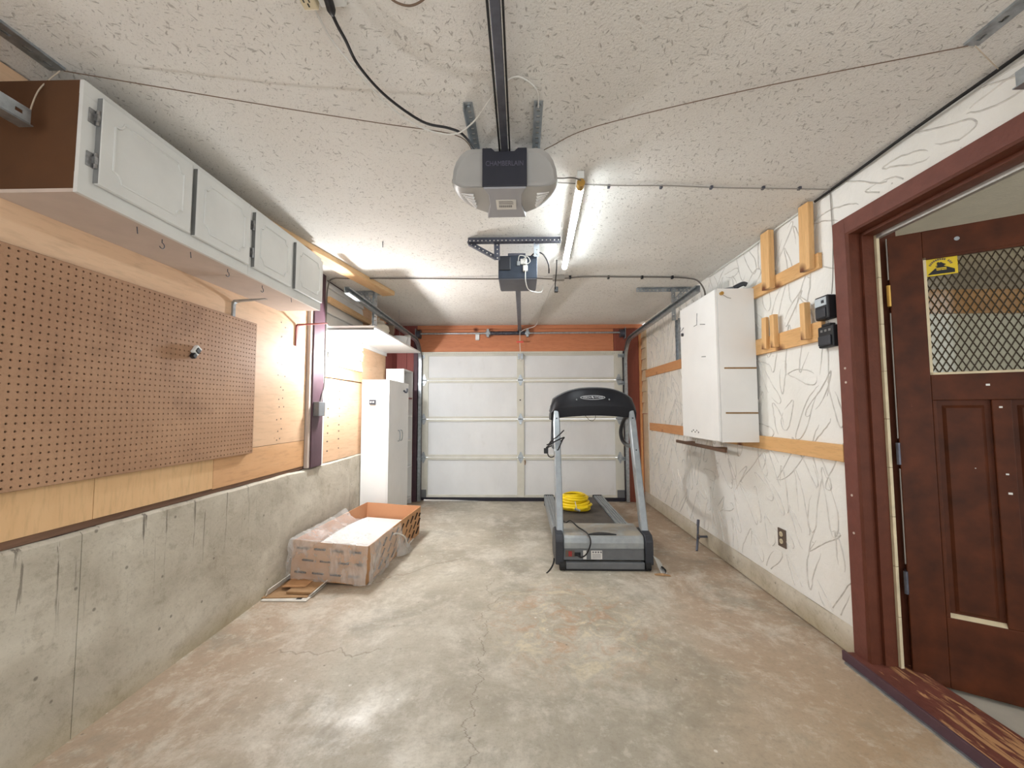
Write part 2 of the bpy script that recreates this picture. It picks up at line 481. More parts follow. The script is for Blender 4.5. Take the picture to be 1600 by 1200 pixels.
class MB:
    def __init__(s):
        s.v, s.f = [], []
    def add(s, vs, fs, mat=None):
        k = len(s.v)
        s.v += [tuple(mat @ Vector(p)) if mat is not None else tuple(p) for p in vs]
        s.f += [tuple(i + k for i in f) for f in fs]
        return s
    def box(s, x0, x1, y0, y1, z0, z1, mat=None):
        vs = [(x, y, z) for z in (z0, z1) for y in (y0, y1) for x in (x0, x1)]
        return s.add(vs, [(0, 2, 3, 1), (4, 5, 7, 6), (0, 1, 5, 4), (2, 6, 7, 3), (0, 4, 6, 2), (1, 3, 7, 5)], mat)
    def prism(s, poly, d0, d1, plane='XZ', mat=None):
        n = len(poly)
        def P(a, b, d):
            return {'XZ': (a, d, b), 'XY': (a, b, d), 'YZ': (d, a, b)}[plane]
        vs = [P(a, b, d0) for a, b in poly] + [P(a, b, d1) for a, b in poly]
        fs = [tuple(range(n)), tuple(range(2 * n - 1, n - 1, -1))]
        fs += [(i, i + n, (i + 1) % n + n, (i + 1) % n) for i in range(n)]
        return s.add(vs, fs, mat)
    def tube(s, pts, r, seg=8, closed=False, mat=None, cap=True):
        pts = [Vector(p) for p in pts]
        n = len(pts)
        rs = r if isinstance(r, (list, tuple)) else [r] * n
        vs, fs = [], []
        up = None
        for i, p in enumerate(pts):
            a = pts[(i - 1) % n] if (closed or i > 0) else p
            b = pts[(i + 1) % n] if (closed or i < n - 1) else p
            d = (b - a)
            d = d.normalized() if d.length > 1e-9 else Vector((0, 0, 1))
            if up is None:
                up = Vector((0, 0, 1)) if abs(d.z) < .9 else Vector((1, 0, 0))
            u = (up - d * up.dot(d))
            u = u.normalized() if u.length > 1e-6 else d.orthogonal().normalized()
            up = u
            w = d.cross(u)
            for k in range(seg):
                t = 2 * math.pi * k / seg
                vs.append(p + (u * math.cos(t) + w * math.sin(t)) * rs[i])
        m = n if closed else n - 1
        for i in range(m):
            j = (i + 1) % n
            for k in range(seg):
                l = (k + 1) % seg
                fs.append((i * seg + k, i * seg + l, j * seg + l, j * seg + k))
        if cap and not closed:
            fs.append(tuple(range(seg - 1, -1, -1)))
            fs.append(tuple((n - 1) * seg + k for k in range(seg)))
        return s.add(vs, fs, mat)
    def cyl(s, a, b, r, seg=14, mat=None):
        return s.tube([a, b], r, seg, mat=mat)
    def lathe(s, prof, seg=20, mat=None):
        n = len(prof)
        vs = [(r * math.cos(2 * math.pi * k / seg), r * math.sin(2 * math.pi * k / seg), z) for r, z in prof for k in range(seg)]
        fs = []
        for i in range(n - 1):
            for k in range(seg):
                l = (k + 1) % seg
                fs.append((i * seg + k, i * seg + l, (i + 1) * seg + l, (i + 1) * seg + k))
        fs.append(tuple(range(seg - 1, -1, -1)))
        fs.append(tuple((n - 1) * seg + k for k in range(seg)))
        return s.add(vs, fs, mat)
    def loft(s, rings, cap=True, mat=None):
        n = len(rings[0])
        vs = [p for r in rings for p in r]
        fs = []
        for i in range(len(rings) - 1):
            for k in range(n):
                l = (k + 1) % n
                fs.append((i * n + k, i * n + l, (i + 1) * n + l, (i + 1) * n + k))
        if cap:
            fs.append(tuple(range(n - 1, -1, -1)))
            fs.append(tuple((len(rings) - 1) * n + k for k in range(n)))
        return s.add(vs, fs, mat)
    def grid(s, rows, mat=None):
        n = len(rows[0])
        vs = [p for r in rows for p in r]
        fs = [(i * n + k, i * n + k + 1, (i + 1) * n + k + 1, (i + 1) * n + k) for i in range(len(rows) - 1) for k in range(n - 1)]
        return s.add(vs, fs, mat)
    def perf(s, length, width, th, pitch_, hole, mat, hole_l=None):
        """strip with real holes along local X, centred on local Y, thickness along local Z"""
        hl = hole_l or hole
        n = max(1, int(length / pitch_))
        p = length / n
        for i in range(n):
            a, b = i * p, (i + 1) * p
            c = (a + b) / 2
            o = [(a, -width / 2), (b, -width / 2), (b, width / 2), (a, width / 2)]
            q = [(c - hl / 2, -hole / 2), (c + hl / 2, -hole / 2), (c + hl / 2, hole / 2), (c - hl / 2, hole / 2)]
            vs = [(x, y, z) for z in (0, th) for x, y in o + q]
            fs = []
            for k in range(4):
                l = (k + 1) % 4
                fs.append((k, 4 + k, 4 + l, l))
                fs.append((8 + k, 8 + l, 12 + l, 12 + k))
                fs.append((4 + k, 12 + k, 12 + l, 4 + l))
            fs += [(0, 1, 9, 8), (2, 3, 11, 10)]
            if i == 0:
                fs.append((3, 0, 8, 11))
            if i == n - 1:
                fs.append((1, 2, 10, 9))
            s.add(vs, fs, mat)
        return s
    def angle(s, a, b, n1, w=.035, th=.003, pitch_=.032, hole=.011, hl=None):
        """perforated angle iron from a to b, first flange normal n1"""
        a, b = Vector(a), Vector(b)
        u = (b - a)
        L = u.length
        n1 = Vector(n1)
        f1 = frame(a, u, Vector(n1).cross(u))
        s.perf(L, w, th, pitch_, hole, f1, hl)
        f2 = f1 @ Matrix.Translation((0, -w / 2, 0)) @ Matrix.Rotation(math.pi / 2, 4, 'X') @ Matrix.Translation((0, w / 2, 0))
        s.perf(L, w, th, pitch_, hole, f2, hl)
        return s
    def build(s, name, mat, parent=None, local=False, smooth=False, bevel=0, seg=2, label=None, origin=None, auto=None):
        me = bpy.data.meshes.new(name)
        org = Matrix.Identity(4)
        if parent is not None:
            org = ORG[parent.name]
            vs = s.v if local else [tuple(org.inverted() @ Vector(p)) for p in s.v]
        else:
            if origin is None:
                xs = [p[0] for p in s.v]; ys = [p[1] for p in s.v]; zs = [p[2] for p in s.v]
                origin = ((min(xs) + max(xs)) / 2, (min(ys) + max(ys)) / 2, min(zs))
            org = Matrix.Translation(origin)
            vs = [tuple(Vector(p) - Vector(origin)) for p in s.v]
        me.from_pydata(vs, [], s.f)
        me.validate()
        me.update()
        o = bpy.data.objects.new(name, me)
        C.objects.link(o)
        if parent is not None:
            o.parent = parent
        else:
            o.location = origin
        ORG[o.name] = org
        me.materials.append(M[mat] if isinstance(mat, str) else mat)
        if smooth:
            for p in me.polygons:
                p.use_smooth = True
            try:
                me.set_sharp_from_angle(angle=auto or math.radians(40))
            except Exception:
                pass
        if bevel:
            b = o.modifiers.new('bevel', 'BEVEL')
            b.width = bevel
            b.segments = seg
            b.limit_method = 'ANGLE'
        if label:
            o['label'] = label
        return o

def fix_normals(o):
    import bmesh
    bm = bmesh.new()
    bm.from_mesh(o.data)
    bmesh.ops.remove_doubles(bm, verts=bm.verts, dist=1e-5)
    bmesh.ops.recalc_face_normals(bm, faces=bm.faces)
    bm.to_mesh(o.data)
    bm.free()

def thing(name, label, cat, loc=(0, 0, 0), rz=0, group=None, kind=None, rot=None):
    o = bpy.data.objects.new(name, None)
    o.empty_display_size = .05
    C.objects.link(o)
    m = Matrix.Translation(loc) @ (rot if rot is not None else Matrix.Rotation(rz, 4, 'Z'))
    o.matrix_world = m
    ORG[o.name] = m
    return tag(o, label, cat, group, kind)

def tag(o, label, cat, group=None, kind=None):
    o['label'] = label
    o['category'] = cat
    if group:
        o['group'] = group
    if kind:
        o['kind'] = kind
    return o

def bx(name, mat, parent, x0, x1, y0, y1, z0, z1, bevel=0, local=False, label=None):
    return MB().box(x0, x1, y0, y1, z0, z1).build(name, mat, parent, local, bevel=bevel, label=label)

def smooth_path(pts, n=8, closed=False):
    pts = [Vector(p) for p in pts]
    out = []
    m = len(pts)
    rng = range(m if closed else m - 1)
    for i in rng:
        p0 = pts[(i - 1) % m] if closed or i > 0 else pts[0]
        p1, p2 = pts[i], pts[(i + 1) % m]
        p3 = pts[(i + 2) % m] if closed or i < m - 2 else pts[-1]
        for k in range(n):
            t = k / n
            out.append(.5 * ((2 * p1) + (p2 - p0) * t + (2 * p0 - 5 * p1 + 4 * p2 - p3) * t * t + (3 * p1 - p0 - 3 * p2 + p3) * t ** 3))
    if not closed:
        out.append(pts[-1])
    return out

def wire(name, pts, r, mat, label, cat, n=8, seg=6, parent=None):
    o = MB().tube(smooth_path(pts, n), r, seg).build(name, mat, parent, smooth=True)
    if parent is None:
        tag(o, label, cat)
    return o

def text_mesh(name, txt, size, mat, parent, m4, extrude=.0006, width=None):
    cu = bpy.data.curves.new(name, 'FONT')
    cu.body = txt
    cu.size = size
    cu.extrude = extrude
    cu.align_x = 'CENTER'
    cu.align_y = 'CENTER'
    t = bpy.data.objects.new('t', cu)
    C.objects.link(t)
    bpy.context.view_layer.update()
    dg = bpy.context.evaluated_depsgraph_get()
    me = bpy.data.meshes.new_from_object(t.evaluated_get(dg))
    bpy.data.objects.remove(t)
    vs = [v.co.copy() for v in me.vertices]
    if width:
        w = max(v.x for v in vs) - min(v.x for v in vs)
        for v in vs:
            v.x *= width / w
    mb = MB()
    mb.add([tuple(v) for v in vs], [tuple(p.vertices) for p in me.polygons], m4)
    return mb.build(name, mat, parent)

# ================================================================== THE SETTING
# floor, ceiling
fl = MB().box(-1.9, XR + .02, -1.2, 5.75, -.1, 0).build('floor', 'floor', origin=(0, 0, 0))
tag(fl, 'stained cracked concrete floor of the garage', 'floor', kind='structure')
ce = MB().box(-1.9, XR + .02, -1.2, 5.62, ZC, ZC + .1).build('ceiling', 'ceiling', origin=(0, 0, 0))
tag(ce, 'off-white stippled ceiling with dark flecks', 'ceiling', kind='structure')
dr = MB().box(-3, 3, 5.76, 9, -.12, -.012).build('ground', 'drive', origin=(0, 5.76, 0))
tag(dr, 'pale driveway outside under the garage door gap', 'ground', kind='structure')

# ---- left wall: concrete stem wall, plywood sheets, siding boards
wl = MB().box(-1.9, XP - .012, -1.2, 5.6, 0, ZC).build('wall_left', 'plum_paint', origin=(XL, 0, 0))
tag(wl, 'left wall with plywood sheets above a concrete stem wall', 'wall', kind='structure')
for i, (y0, y1) in enumerate(((-1.2, 1.559), (1.562, 4.009), (4.013, 5.5))):
    m = MB()
    n = 40
    rows = []
    for k in range(n + 1):
        y = y0 + (y1 - y0) * k / n
        r = []
        dz = .012 * noise.noise((y * 3, 1, 0)) + .006 * noise.noise((y * 11, 4, 0))
        for (x, z) in ((XP - .03, .0), (XL, 0), (XL, .3), (XL, .6), (XL - .002, .748 + dz), (XL - .012, .758 + dz), (XP - .03, .762 + dz)):
            r.append((x + .003 * noise.noise((y * 2, z * 3, 5)), y, z))
        rows.append(r)
    m.grid(rows)
    m.f.append(tuple(range(7)))
    m.f.append(tuple(n * 7 + k for k in range(6, -1, -1)))
    m.build('concrete_panel', 'concrete', wl, smooth=True)
def ply(y0, y1, z0, z1, mat, parent=wl, x=XP, th=.012):
    return bx('plywood_panel', mat, parent, x - th, x, y0, y1, z0, z1, .001)
ply(-1.2, 1.2, .985, 2.36, 'ply'); ply(1.203, 3.18, .985, 2.36, 'ply')
ply(-1.2, .38, .79, .982, 'ply_pale'); ply(.383, 1.61, .79, .982, 'ply_pale')
ply(1.613, 2.24, .79, .982, 'ply_pale'); ply(2.243, 3.18, .785, .982, 'ply_warm')
ply(3.44, 5.06, .765, 1.50, 'ply', x=XP)
ply(4.3, 5.06, 1.503, 2.36, 'ply', x=XP - .001)
bx('mud_sill', 'dark_stick', wl, XP - .02, XP - .004, -1.2, 3.18, .762, .79)
# nail heads / holes in the far plywood
m = MB()
for yy in (3.56, 3.78):
    for k in range(9):
        z = .86 + k * .075 + rnd.uniform(-.012, .012)
        m.box(XP - .001, XP + .0015, yy + rnd.uniform(-.01, .01), yy + .014, z, z + .012)
for yy in (2.82, 2.86):
    for k in range(12):
        z = 1.0 + k * .075 + rnd.uniform(-.02, .02)
        y = yy + rnd.uniform(-.03, .03)
        m.box(XP - .001, XP + .001, y, y + .009, z, z + .009)
o = m.build('nail_hole', 'outlet_brown', wl); o['kind'] = 'stuff'
# white lap siding beyond the post
z = 1.505
k = 0
while z < 2.34:
    h = .112
    mt = 'siding' if z > 1.56 else 'ply_pale'
    z1 = min(z + h, 2.35)
    m = MB()
    n = 10
    vs0 = []
    for q in range(n + 1):
        y = 3.44 + (4.30 - 3.44) * q / n
        w = .006 * noise.noise((y * 5, z * 9, 2))
        vs0.append([(XP - .012, y, z1), (XP - .005, y, z1), (XP + .013, y, z + .008 + w), (XP + .013, y, z + .004 + w), (XP - .012, y, z + .002 + w)])
    m.loft(vs0)
    m.build('siding_board', mt, wl)
    z += h
    k += 1
# red stained side boards near the garage door
for y0, y1 in ((5.065, 5.29), (5.293, 5.52)):
    bx('stained_board', 'redwood_l', wl, XP - .02, XP - .002, y0, y1, .765, 2.36, .002)

# ---- post between plywood and siding
po = thing('trim_1', 'dark plum wooden post with pale edge strips on left wall', 'post', (XL, 3.25, .76), kind='structure')
bx('post_core', 'plum_paint', po, XP - .01, XL + .015, 3.225, 3.40, .762, ZC, .003)
bx('edge_strip', 'pink_board', po, XP - .005, XL + .004, 3.19, 3.224, .765, ZC, .002)
bx('edge_strip', 'white_paint', po, XP - .005, XL + .006, 3.402, 3.436, .765, ZC, .002)

# ---- garage-door end wall
wf = thing('wall_front', 'stained wooden wall framing the overhead door', 'wall', (0, YD, 0), kind='structure')
bx('outer_wall', 'redwood', wf, -1.9, -1.42, YD + .03, YD + .15, 0, ZC)
bx('outer_wall', 'redwood', wf, 1.42, 1.75, YD + .03, YD + .15, 0, ZC)
bx('outer_wall', 'redwood', wf, -1.42, 1.42, YD + .03, YD + .15, 2.03, ZC)
bx('header_board', 'header', wf, -1.42, 1.24, YD - .01, YD + .03, 2.005, 2.31, .003)
bx('header_board', 'redwood', wf, 1.243, 1.42, YD - .012, YD + .03, 2.005, 2.31, .003)
bx('header_cap', 'header', wf, -1.42, 1.62, YD - .015, YD + .03, 2.312, ZC, .002)
bx('side_board', 'redwood_l', wf, -1.70, -1.565, YD - .005, YD + .03, 0, ZC, .002)
bx('side_board', 'redwood_l', wf, -1.562, -1.425, YD - .006, YD + .03, 0, ZC, .002)
bx('side_board', 'redwood', wf, 1.40, 1.575, YD - .006, YD + .03, 0, 2.31, .002)
bx('side_board', 'orange_batten', wf, 1.577, 1.605, YD - .03, YD + .03, 0.1, 2.31, .002)
bx('door_stop', 'plum_paint', wf, -1.46, -1.33, YD + .065, YD + .09, 0, 2.04)
bx('door_stop', 'plum_paint', wf, 1.32, 1.44, YD + .065, YD + .09, 0, 2.04)
bx('door_stop', 'plum_paint', wf, -1.33, 1.32, YD + .065, YD + .09, 1.94, 2.04)
bx('door_jamb', 'plum_paint', wf, -1.46, -1.405, YD - .04, YD + .03, 0, 2.2, .002)

# ---- right wall: plaster panel, curb
def with_opening():
    wr = thing('wall_right', 'white trowel-textured plaster wall on low concrete curb', 'wall', (XR, 0, 0), kind='structure')
    p = MB()
    p.box(XR, XR + .11, 2.04, 5.31, .15, ZC)
    p.box(XR, XR + .11, .98, 2.04, 2.13, ZC)
    p.box(XR, XR + .11, -1.2, .98, .15, ZC)
    o = p.build('plaster_panel', 'stucco', wr)
    # curb with uneven top
    m = MB()
    rows = []
    for k in range(60):
        y = 2.04 + (5.52 - 2.04) * k / 59
        dz = .008 * noise.noise((y * 4, 7, 0)) + .004 * noise.noise((y * 15, 3, 0))
        rows.append([(XR + .1, y, 0), (XR + .01, y, 0), (XR - .002, y, .01), (XR - .004, y, .07), (XR - .004, y, .135 + dz), (XR + .004, y, .146 + dz), (XR + .1, y, .149)])
    m.grid(rows)
    m.f.append(tuple(range(7)))
    m.f.append(tuple(59 * 7 + k for k in range(6, -1, -1)))
    m.build('concrete_curb', 'concrete', wr, smooth=True)
    bx('concrete_curb', 'concrete', wr, XR - .004, XR + .1, -1.2, .98, 0, .146)
    # raised trowel marks
    m = MB()
    R = random.Random(11)
    placed = []
    tries = 0
    while len(placed) < 250 and tries < 9000:
        tries += 1
        y = R.uniform(1.0, 5.25)
        zz = R.uniform(.2, 2.32)
        if y < 2.14 and zz < 2.2:
            continue
        if any((y - a) ** 2 / .013 + (zz - b) ** 2 / .045 < .8 for a, b in placed):
            continue
        placed.append((y, zz))
        L = R.uniform(.18, .40)
        Wd = R.uniform(.04, .08)
        an = R.choice((-1, 1)) * R.uniform(.15, .75) if R.random() < .8 else R.uniform(0, math.pi)
        if y < 2.14:
            an = R.uniform(1.0, 1.5)
            L, Wd = R.uniform(.2, .34), R.uniform(.04, .07)
        n = 22
        start = R.uniform(0, 6.28)
        cover = R.uniform(.68, 1.0)
        prev = []
        skip = R.uniform(0, 6.28)
        for q in range(n + 1):
            t = start + q / n * 6.2832 * cover
            u = L / 2 * math.cos(t)
            v = Wd / 2 * math.sin(t) * (1 - .5 * math.cos(t)) + .014 * math.sin(u * 14 + start)
            j = .006 * noise.noise((t * 2, start, 3))
            du = u + j
            dv = v + .005 * noise.noise((t * 5, start, 9))
            yy = y + du * math.sin(an) + dv * math.cos(an)
            z2 = zz + du * math.cos(an) - dv * math.sin(an)
            ok = .16 < z2 < ZC - .005 and 2.0 < yy < 5.3 or (1.0 < yy <= 2.06 and 2.19 < z2 < ZC - .005)
            ny = -math.sin(an) * math.sin(t) + math.cos(an) * math.cos(t) * .3
            nz = math.cos(an)
            hgt = .0058 * (.55 + .8 * abs(noise.noise((t * 1.7, start, 1)))) * min(1, q / 3, (n - q) / 3)
            w = .0046
            oy, oz = math.cos(an) * w, -math.sin(an) * w
            cur = [(XR + .001, yy - oy, z2 - oz), (XR - hgt - .0004, yy, z2), (XR + .001, yy + oy, z2 + oz)] if ok else []
            if prev and cur:
                k0 = len(m.v)
                m.v += prev + cur
                m.f += [(k0, k0 + 1, k0 + 4, k0 + 3), (k0 + 1, k0 + 2, k0 + 5, k0 + 4)]
            prev = cur
    o = m.build('trowel_ridge', 'ridge', wr)
    o['kind'] = 'stuff'
    # cream lap siding strip by the overhead door
    z = 1.16
    while z < 2.3:
        z1 = min(z + .143, 2.355)
        MB().prism([(XR + .05, z1), (XR - .006, z1), (XR - .024, z + .004), (XR + .05, z + .002)], 5.33, 5.5, 'XZ').build('siding_board', 'siding_cream', wr)
        z += .143
    bx('smooth_board', 'siding_cream', wr, XR - .006, XR + .06, 5.315, 5.51, .15, 1.155, .002)
    bx('corner_strip', 'siding_cream', wr, XR - .006, XR + .06, 5.312, 5.328, 1.16, 2.355)
    return wr
wr = with_opening()

# ---- door opening trim on the right
tr = thing('trim_2', 'dark brown painted door casing and jamb around side doorway', 'door frame', (XR, 2.05, 0), kind='structure')
bx('casing', 'frame_brown', tr, XR - .018, XR + .002, 2.02, 2.098, .045, 2.165, .002)
bx('casing', 'frame_brown', tr, XR - .018, XR + .002, .85, 2.0198, 2.087, 2.165, .002)
bx('jamb', 'frame_dark', tr, XR - .016, XR + .21, 2.0, 2.035, .045, 2.10)
bx('jamb', 'frame_dark', tr, XR - .016, XR + .125, .95, 2.0, 2.075, 2.10)
bx('door_stop', 'frame_dark', tr, XR + .035, XR + .092, 1.984, 1.9998, .045, 2.075, .002)
bx('door_stop', 'frame_dark', tr, XR + .035, XR + .092, .95, 1.984, 2.058, 2.0748, .002)
m = MB()
for k in range(9):
    z0 = .045 + k * .2255
    m.box(XR + .0925, XR + .106, 1.972, 1.998, z0, z0 + .2235)
m.build('weather_strip', 'strip', tr)
bx('weather_strip', 'door_alu', tr, XR + .0925, XR + .112, .95, 1.972, 2.040, 2.0748)
m = MB()
for zz in (.62, .8, 1.35, 1.42):
    m.cyl((XR - .02, 2.06, zz), (XR - .0175, 2.06, zz), .006, 8)
m.build('nail_head', 'pink_board', tr)
# sill
si = thing('trim_3', 'worn brown painted wooden sill in side doorway', 'door sill', (XR, 1.9, 0), kind='structure')
bx('sill_plank', 'sill', si, XR - .055, XR + .17, .4, 2.10, .002, .045, .006)
bx('sill_front', 'plum_paint', si, XR - .068, XR - .056, .4, 2.11, .004, .048, .002)
bx('metal_edge', 'galv', si, XR - .080, XR - .0685, .4, 2.08, 0, .008)

# ---- adjoining space seen through the doorway
af = MB().box(XR + .175, 4.6, -1.2, 3.75, -.1, -.002).build('floor_adjoining', 'fine_sand', origin=(3, 1, 0))
tag(af, 'grey concrete floor beyond the side doorway', 'floor', kind='structure')
ac = MB().box(XR + .12, 4.6, -1.2, 3.75, 2.43, 2.52).build('ceiling_adjoining', 'adj_ceiling', origin=(3, 1, 2.43))
tag(ac, 'beige ceiling beyond the side doorway', 'ceiling', kind='structure')
aw = thing('wall_adjoining', 'pale wall with a wood plank band seen through the side door glass', 'wall', (3, 3.6, 0), kind='structure')
bx('lower_wall', 'adj_wall', aw, XR + .12, 4.6, 3.6, 3.72, 0, 2.04)
bx('plank', 'adj_plank', aw, XR + .12, 4.6, 3.575, 3.6, 2.042, 2.15, .002)
bx('plank', 'adj_plank', aw, XR + .12, 4.6, 3.578, 3.6, 2.152, 2.25, .002)
bx('upper_wall', 'adj_shaded', aw, XR + .12, 4.6, 3.6, 3.72, 2.04, 2.43)  # shadow above the plank band is put into this darker wall colour
aw2 = MB().box(4.6, 4.7, -1.2, 3.72, 0, 2.43).build('wall_beyond', 'adj_wall', origin=(4.6, 1, 0))
tag(aw2, 'plain pale side wall of the space beyond the doorway', 'wall', kind='structure')

# ================================================================== OVERHEAD DOOR
gd = thing('door_1', 'white four-section overhead garage door seen from inside', 'garage door', (0, YD, 0), kind='structure')
GX = (-1.384, -1.272, -.064, .031, 1.251, 1.363)
ZR = (.045, .578, 1.091, 1.618, 1.985)
for i in range(4):
    z0, z1 = ZR[i], ZR[i + 1]
    for a, b in ((GX[1], GX[2]), (GX[3], GX[4])):
        bx('foam_panel', 'gpanel', gd, a - .01, b + .01, YD + .045, YD + .06, z0 + .01, z1 - .01)
    for j, (a, b) in enumerate(((GX[0], GX[1]), (GX[2], GX[3]), (GX[4], GX[5]))):
        bx('stile', 'garage_frame', gd, a, b, YD + .022, YD + .06, z0 + .004, z1 - .004, .003)
    for a, b in ((GX[1], GX[2]), (GX[3], GX[4])):
        bx('rail', 'garage_frame', gd, a, b, YD + .026, YD + .06, z0 + .002, z0 + .036, .004)
        bx('rail', 'garage_frame', gd, a, b, YD + .026, YD + .06, z1 - .034, z1 - .002, .004)
for i in (1, 2, 3):
    for a, b in ((GX[0], GX[1]), (GX[2], GX[3]), (GX[4], GX[5])):
        c = (a + b) / 2
        zc = ZR[i]
        m = MB()
        for s in (1, -1):
            m.prism([(c - .034, zc + .006 * s), (c + .034, zc + .006 * s), (c + .03, zc + .02 * s), (c + .006, zc + .075 * s), (c - .006, zc + .075 * s), (c - .03, zc + .02 * s)][::s], YD + .012, YD + .022)
        m.cyl((c - .036, YD + .010, zc), (c + .036, YD + .010, zc), .008, 8)
        m.build('hinge', 'galv', gd)
for a in (GX[0], GX[5]):
    s = 1 if a > 0 else -1
    for zc in (ZR[1] - .02, ZR[3] - .05, 1.94):
        m = MB()
        m.cyl((a - .05 * s, YD + .005, zc), (a + .03 * s, YD + .005, zc), .007, 8)
        m.cyl((a + .012 * s, YD + .005, zc), (a + .03 * s, YD + .005, zc), .022, 12)
        m.box(a - .06, a + .06, YD + .008, YD + .022, zc - .02, zc + .03)
        m.build('roller', 'galv', gd)
    bx('corner_bracket', 'silver_dark', gd, min(a, a - .1 * s), max(a, a - .1 * s), YD + .012, YD + .022, .05, .15, .002)
m = MB()
m.box(GX[0], GX[5], YD - .004, YD + .006, 1.99, 2.004)
m.perf(GX[5] - GX[0], .026, .0025, .03, .008, frame((GX[0], YD + .008, 1.977), (1, 0, 0), (0, 0, 1)), .014)
m.build('top_strut', 'garage_frame', gd)
bx('top_bracket', 'galv', gd, -.05, .02, YD - .01, YD + .02, 1.9, 1.975, .002)
bx('lock_hole', 'black', gd, -.028, -.012, YD + .020, YD + .0225, 1.338, 1.356)
m = MB()
rows = []
for x, g in ((GX[0], .022), (-.9, .016), (-.5, .003), (0, .001), (GX[5], .001)):
    rows.append([(x, YD + .018, g), (x, YD + .062, g), (x, YD + .062, .046), (x, YD + .018, .046)])
m.loft(rows)
m.build('bottom_seal', 'weather_black', gd)
m = MB()
for p in ((-.0, .515), (.012, .50), (.004, .48)):
    m.box(.034 + p[0] * .5, .046 + p[0] * .5, YD + .012, YD + .022, p[1], p[1] + .03)
m.build('latch', 'oak_edge', gd)

# torsion shaft with spring
ts = thing('torsion_shaft', 'steel torsion shaft with dark spring above the overhead door', 'door spring', (0, YD - .06, 2.24))
MB().cyl((-1.38, YD - .06, 2.245), (1.34, YD - .06, 2.245), .0125, 10).build('shaft', 'galv', ts, smooth=True)
hp = []
for k in range(24 * 12 + 1):
    t = k / 12 * 2 * math.pi
    hp.append((-.43 + .5 * k / 288, YD - .06 + .024 * math.cos(t), 2.245 + .024 * math.sin(t)))
MB().tube(hp, .006, 5).build('spring', 'steel_dark', ts, smooth=True)
MB().cyl((-.42, YD - .06, 2.245), (.06, YD - .06, 2.245), .019, 12).build('spring_core', 'steel_dark', ts, smooth=True)
for xa in (-.45, .08):
    m = MB()
    m.box(xa - .016, xa + .016, YD - .10, YD - .016, 2.19, 2.30)
    m.cyl((xa - .03, YD - .06, 2.245), (xa + .03, YD - .06, 2.245), .034, 12)
    m.build('end_bracket', 'galv', ts, bevel=.002)
for xa in (-1.39, 1.345):
    m = MB()
    m.cyl((xa - .022, YD - .06, 2.235), (xa + .022, YD - .06, 2.235), .05, 18)
    m.cyl((xa - .028, YD - .06, 2.235), (xa - .022, YD - .06, 2.235), .06, 18)
    m.cyl((xa + .022, YD - .06, 2.235), (xa + .028, YD - .06, 2.235), .06, 18)
    m.build('cable_drum', 'steel_dark', ts, smooth=True)
    bx('bearing_plate', 'galv', ts, xa + (.03 if xa > 0 else -.036), xa + (.036 if xa > 0 else -.03), YD - .12, YD - .016, 2.16, 2.305)

# curved door tracks
def track(x, label, side, yend, zt):
    t = thing('door_track', label, 'door track', (x, YD - .03, 0))
    r = .30
    path = [(YD - .035, 0.01), (YD - .035, .8), (YD - .035, zt - r)]
    for k in range(1, 11):
        a = math.pi / 2 * k / 10
        path.append((YD - .035 - r + r * math.cos(a), zt - r + r * math.sin(a)))
    path.append((yend, zt + .03))
    prof = [(-.012, -.026), (.026, -.026), (.026, -.014), (.0245, -.014), (.0245, -.0245), (-.0105, -.0245), (-.0105, .0245), (.0245, .0245), (.0245, .014), (.026, .014), (.026, .026), (-.012, .026)]
    rings = []
    for i, (y, z) in enumerate(path):
        a = path[max(0, i - 1)]
        b = path[min(len(path) - 1, i + 1)]
        d = Vector((b[0] - a[0], b[1] - a[1])).normalized()
        nrm = Vector((-d.y, d.x))
        rings.append([(x - side * px, y + nrm.x * py, z + nrm.y * py) for px, py in prof])
    MB().loft(rings).build('rail', 'galv', t, smooth=True, auto=math.radians(25))
    # vertical fixing angle on the jamb
    m = MB()
    m.angle((x + side * .014, YD - .01, .05), (x + side * .014, YD - .01, zt - .18), (-side, 0, 0), .04, .003, .06, .01)
    m.build('jamb_angle', 'plum_paint' if side < 0 else 'galv', t)
    return t
track(-1.375, 'galvanised curved door track above the wall shelf', -1, 3.13, 2.13)
track(1.395, 'galvanised curved door track beside the white wall cabinet', 1, 3.2, 2.135)

def hanger(xs, y, zl, xl, label, diag):
    t = thing('track_hanger', label, 'bracket', (xl, y, zl))
    MB().angle((xs[0], y, ZC - .003), (xs[1], y, ZC - .003), (0, 0, -1), .034, .003, .034, .01).build('ceiling_angle', 'galv', t)
    MB().angle((xl, y, ZC - .01), (xl, y, zl), (0, -1, 0), .034, .003, .034, .01).build('drop_leg', 'galv', t)
    MB().angle((diag, y + .004, ZC - .01), (xl, y + .004, ZC - .14), (0, -1, 0), .03, .003, .034, .01).build('diagonal_leg', 'galv', t)
    return t
hanger((-1.68, -1.28), 3.86, 2.02, -1.405, 'galvanised hanger holding the track above the wall shelf', -1.53)
hanger((1.09, 1.60), 3.83, 2.05, 1.43, 'galvanised hanger holding the track beside the white wall cabinet', 1.55)

# rope with red grip at the door centre
hr = thing('release_rope', 'white release cord with red grip above the overhead door', 'cord', (-.02, YD - .12, 1.9))
MB().tube(smooth_path([(-.02, YD - .13, 2.27), (-.022, YD - .12, 2.1), (-.016, YD - .10, 1.97), (-.014, YD - .06, 1.86)]), .004, 6).build('cord', 'cable_white', hr)
MB().cyl((-.065, YD - .125, 2.115), (.025, YD - .125, 2.115), .012, 10).build('grip', 'red_grip', hr, smooth=True)

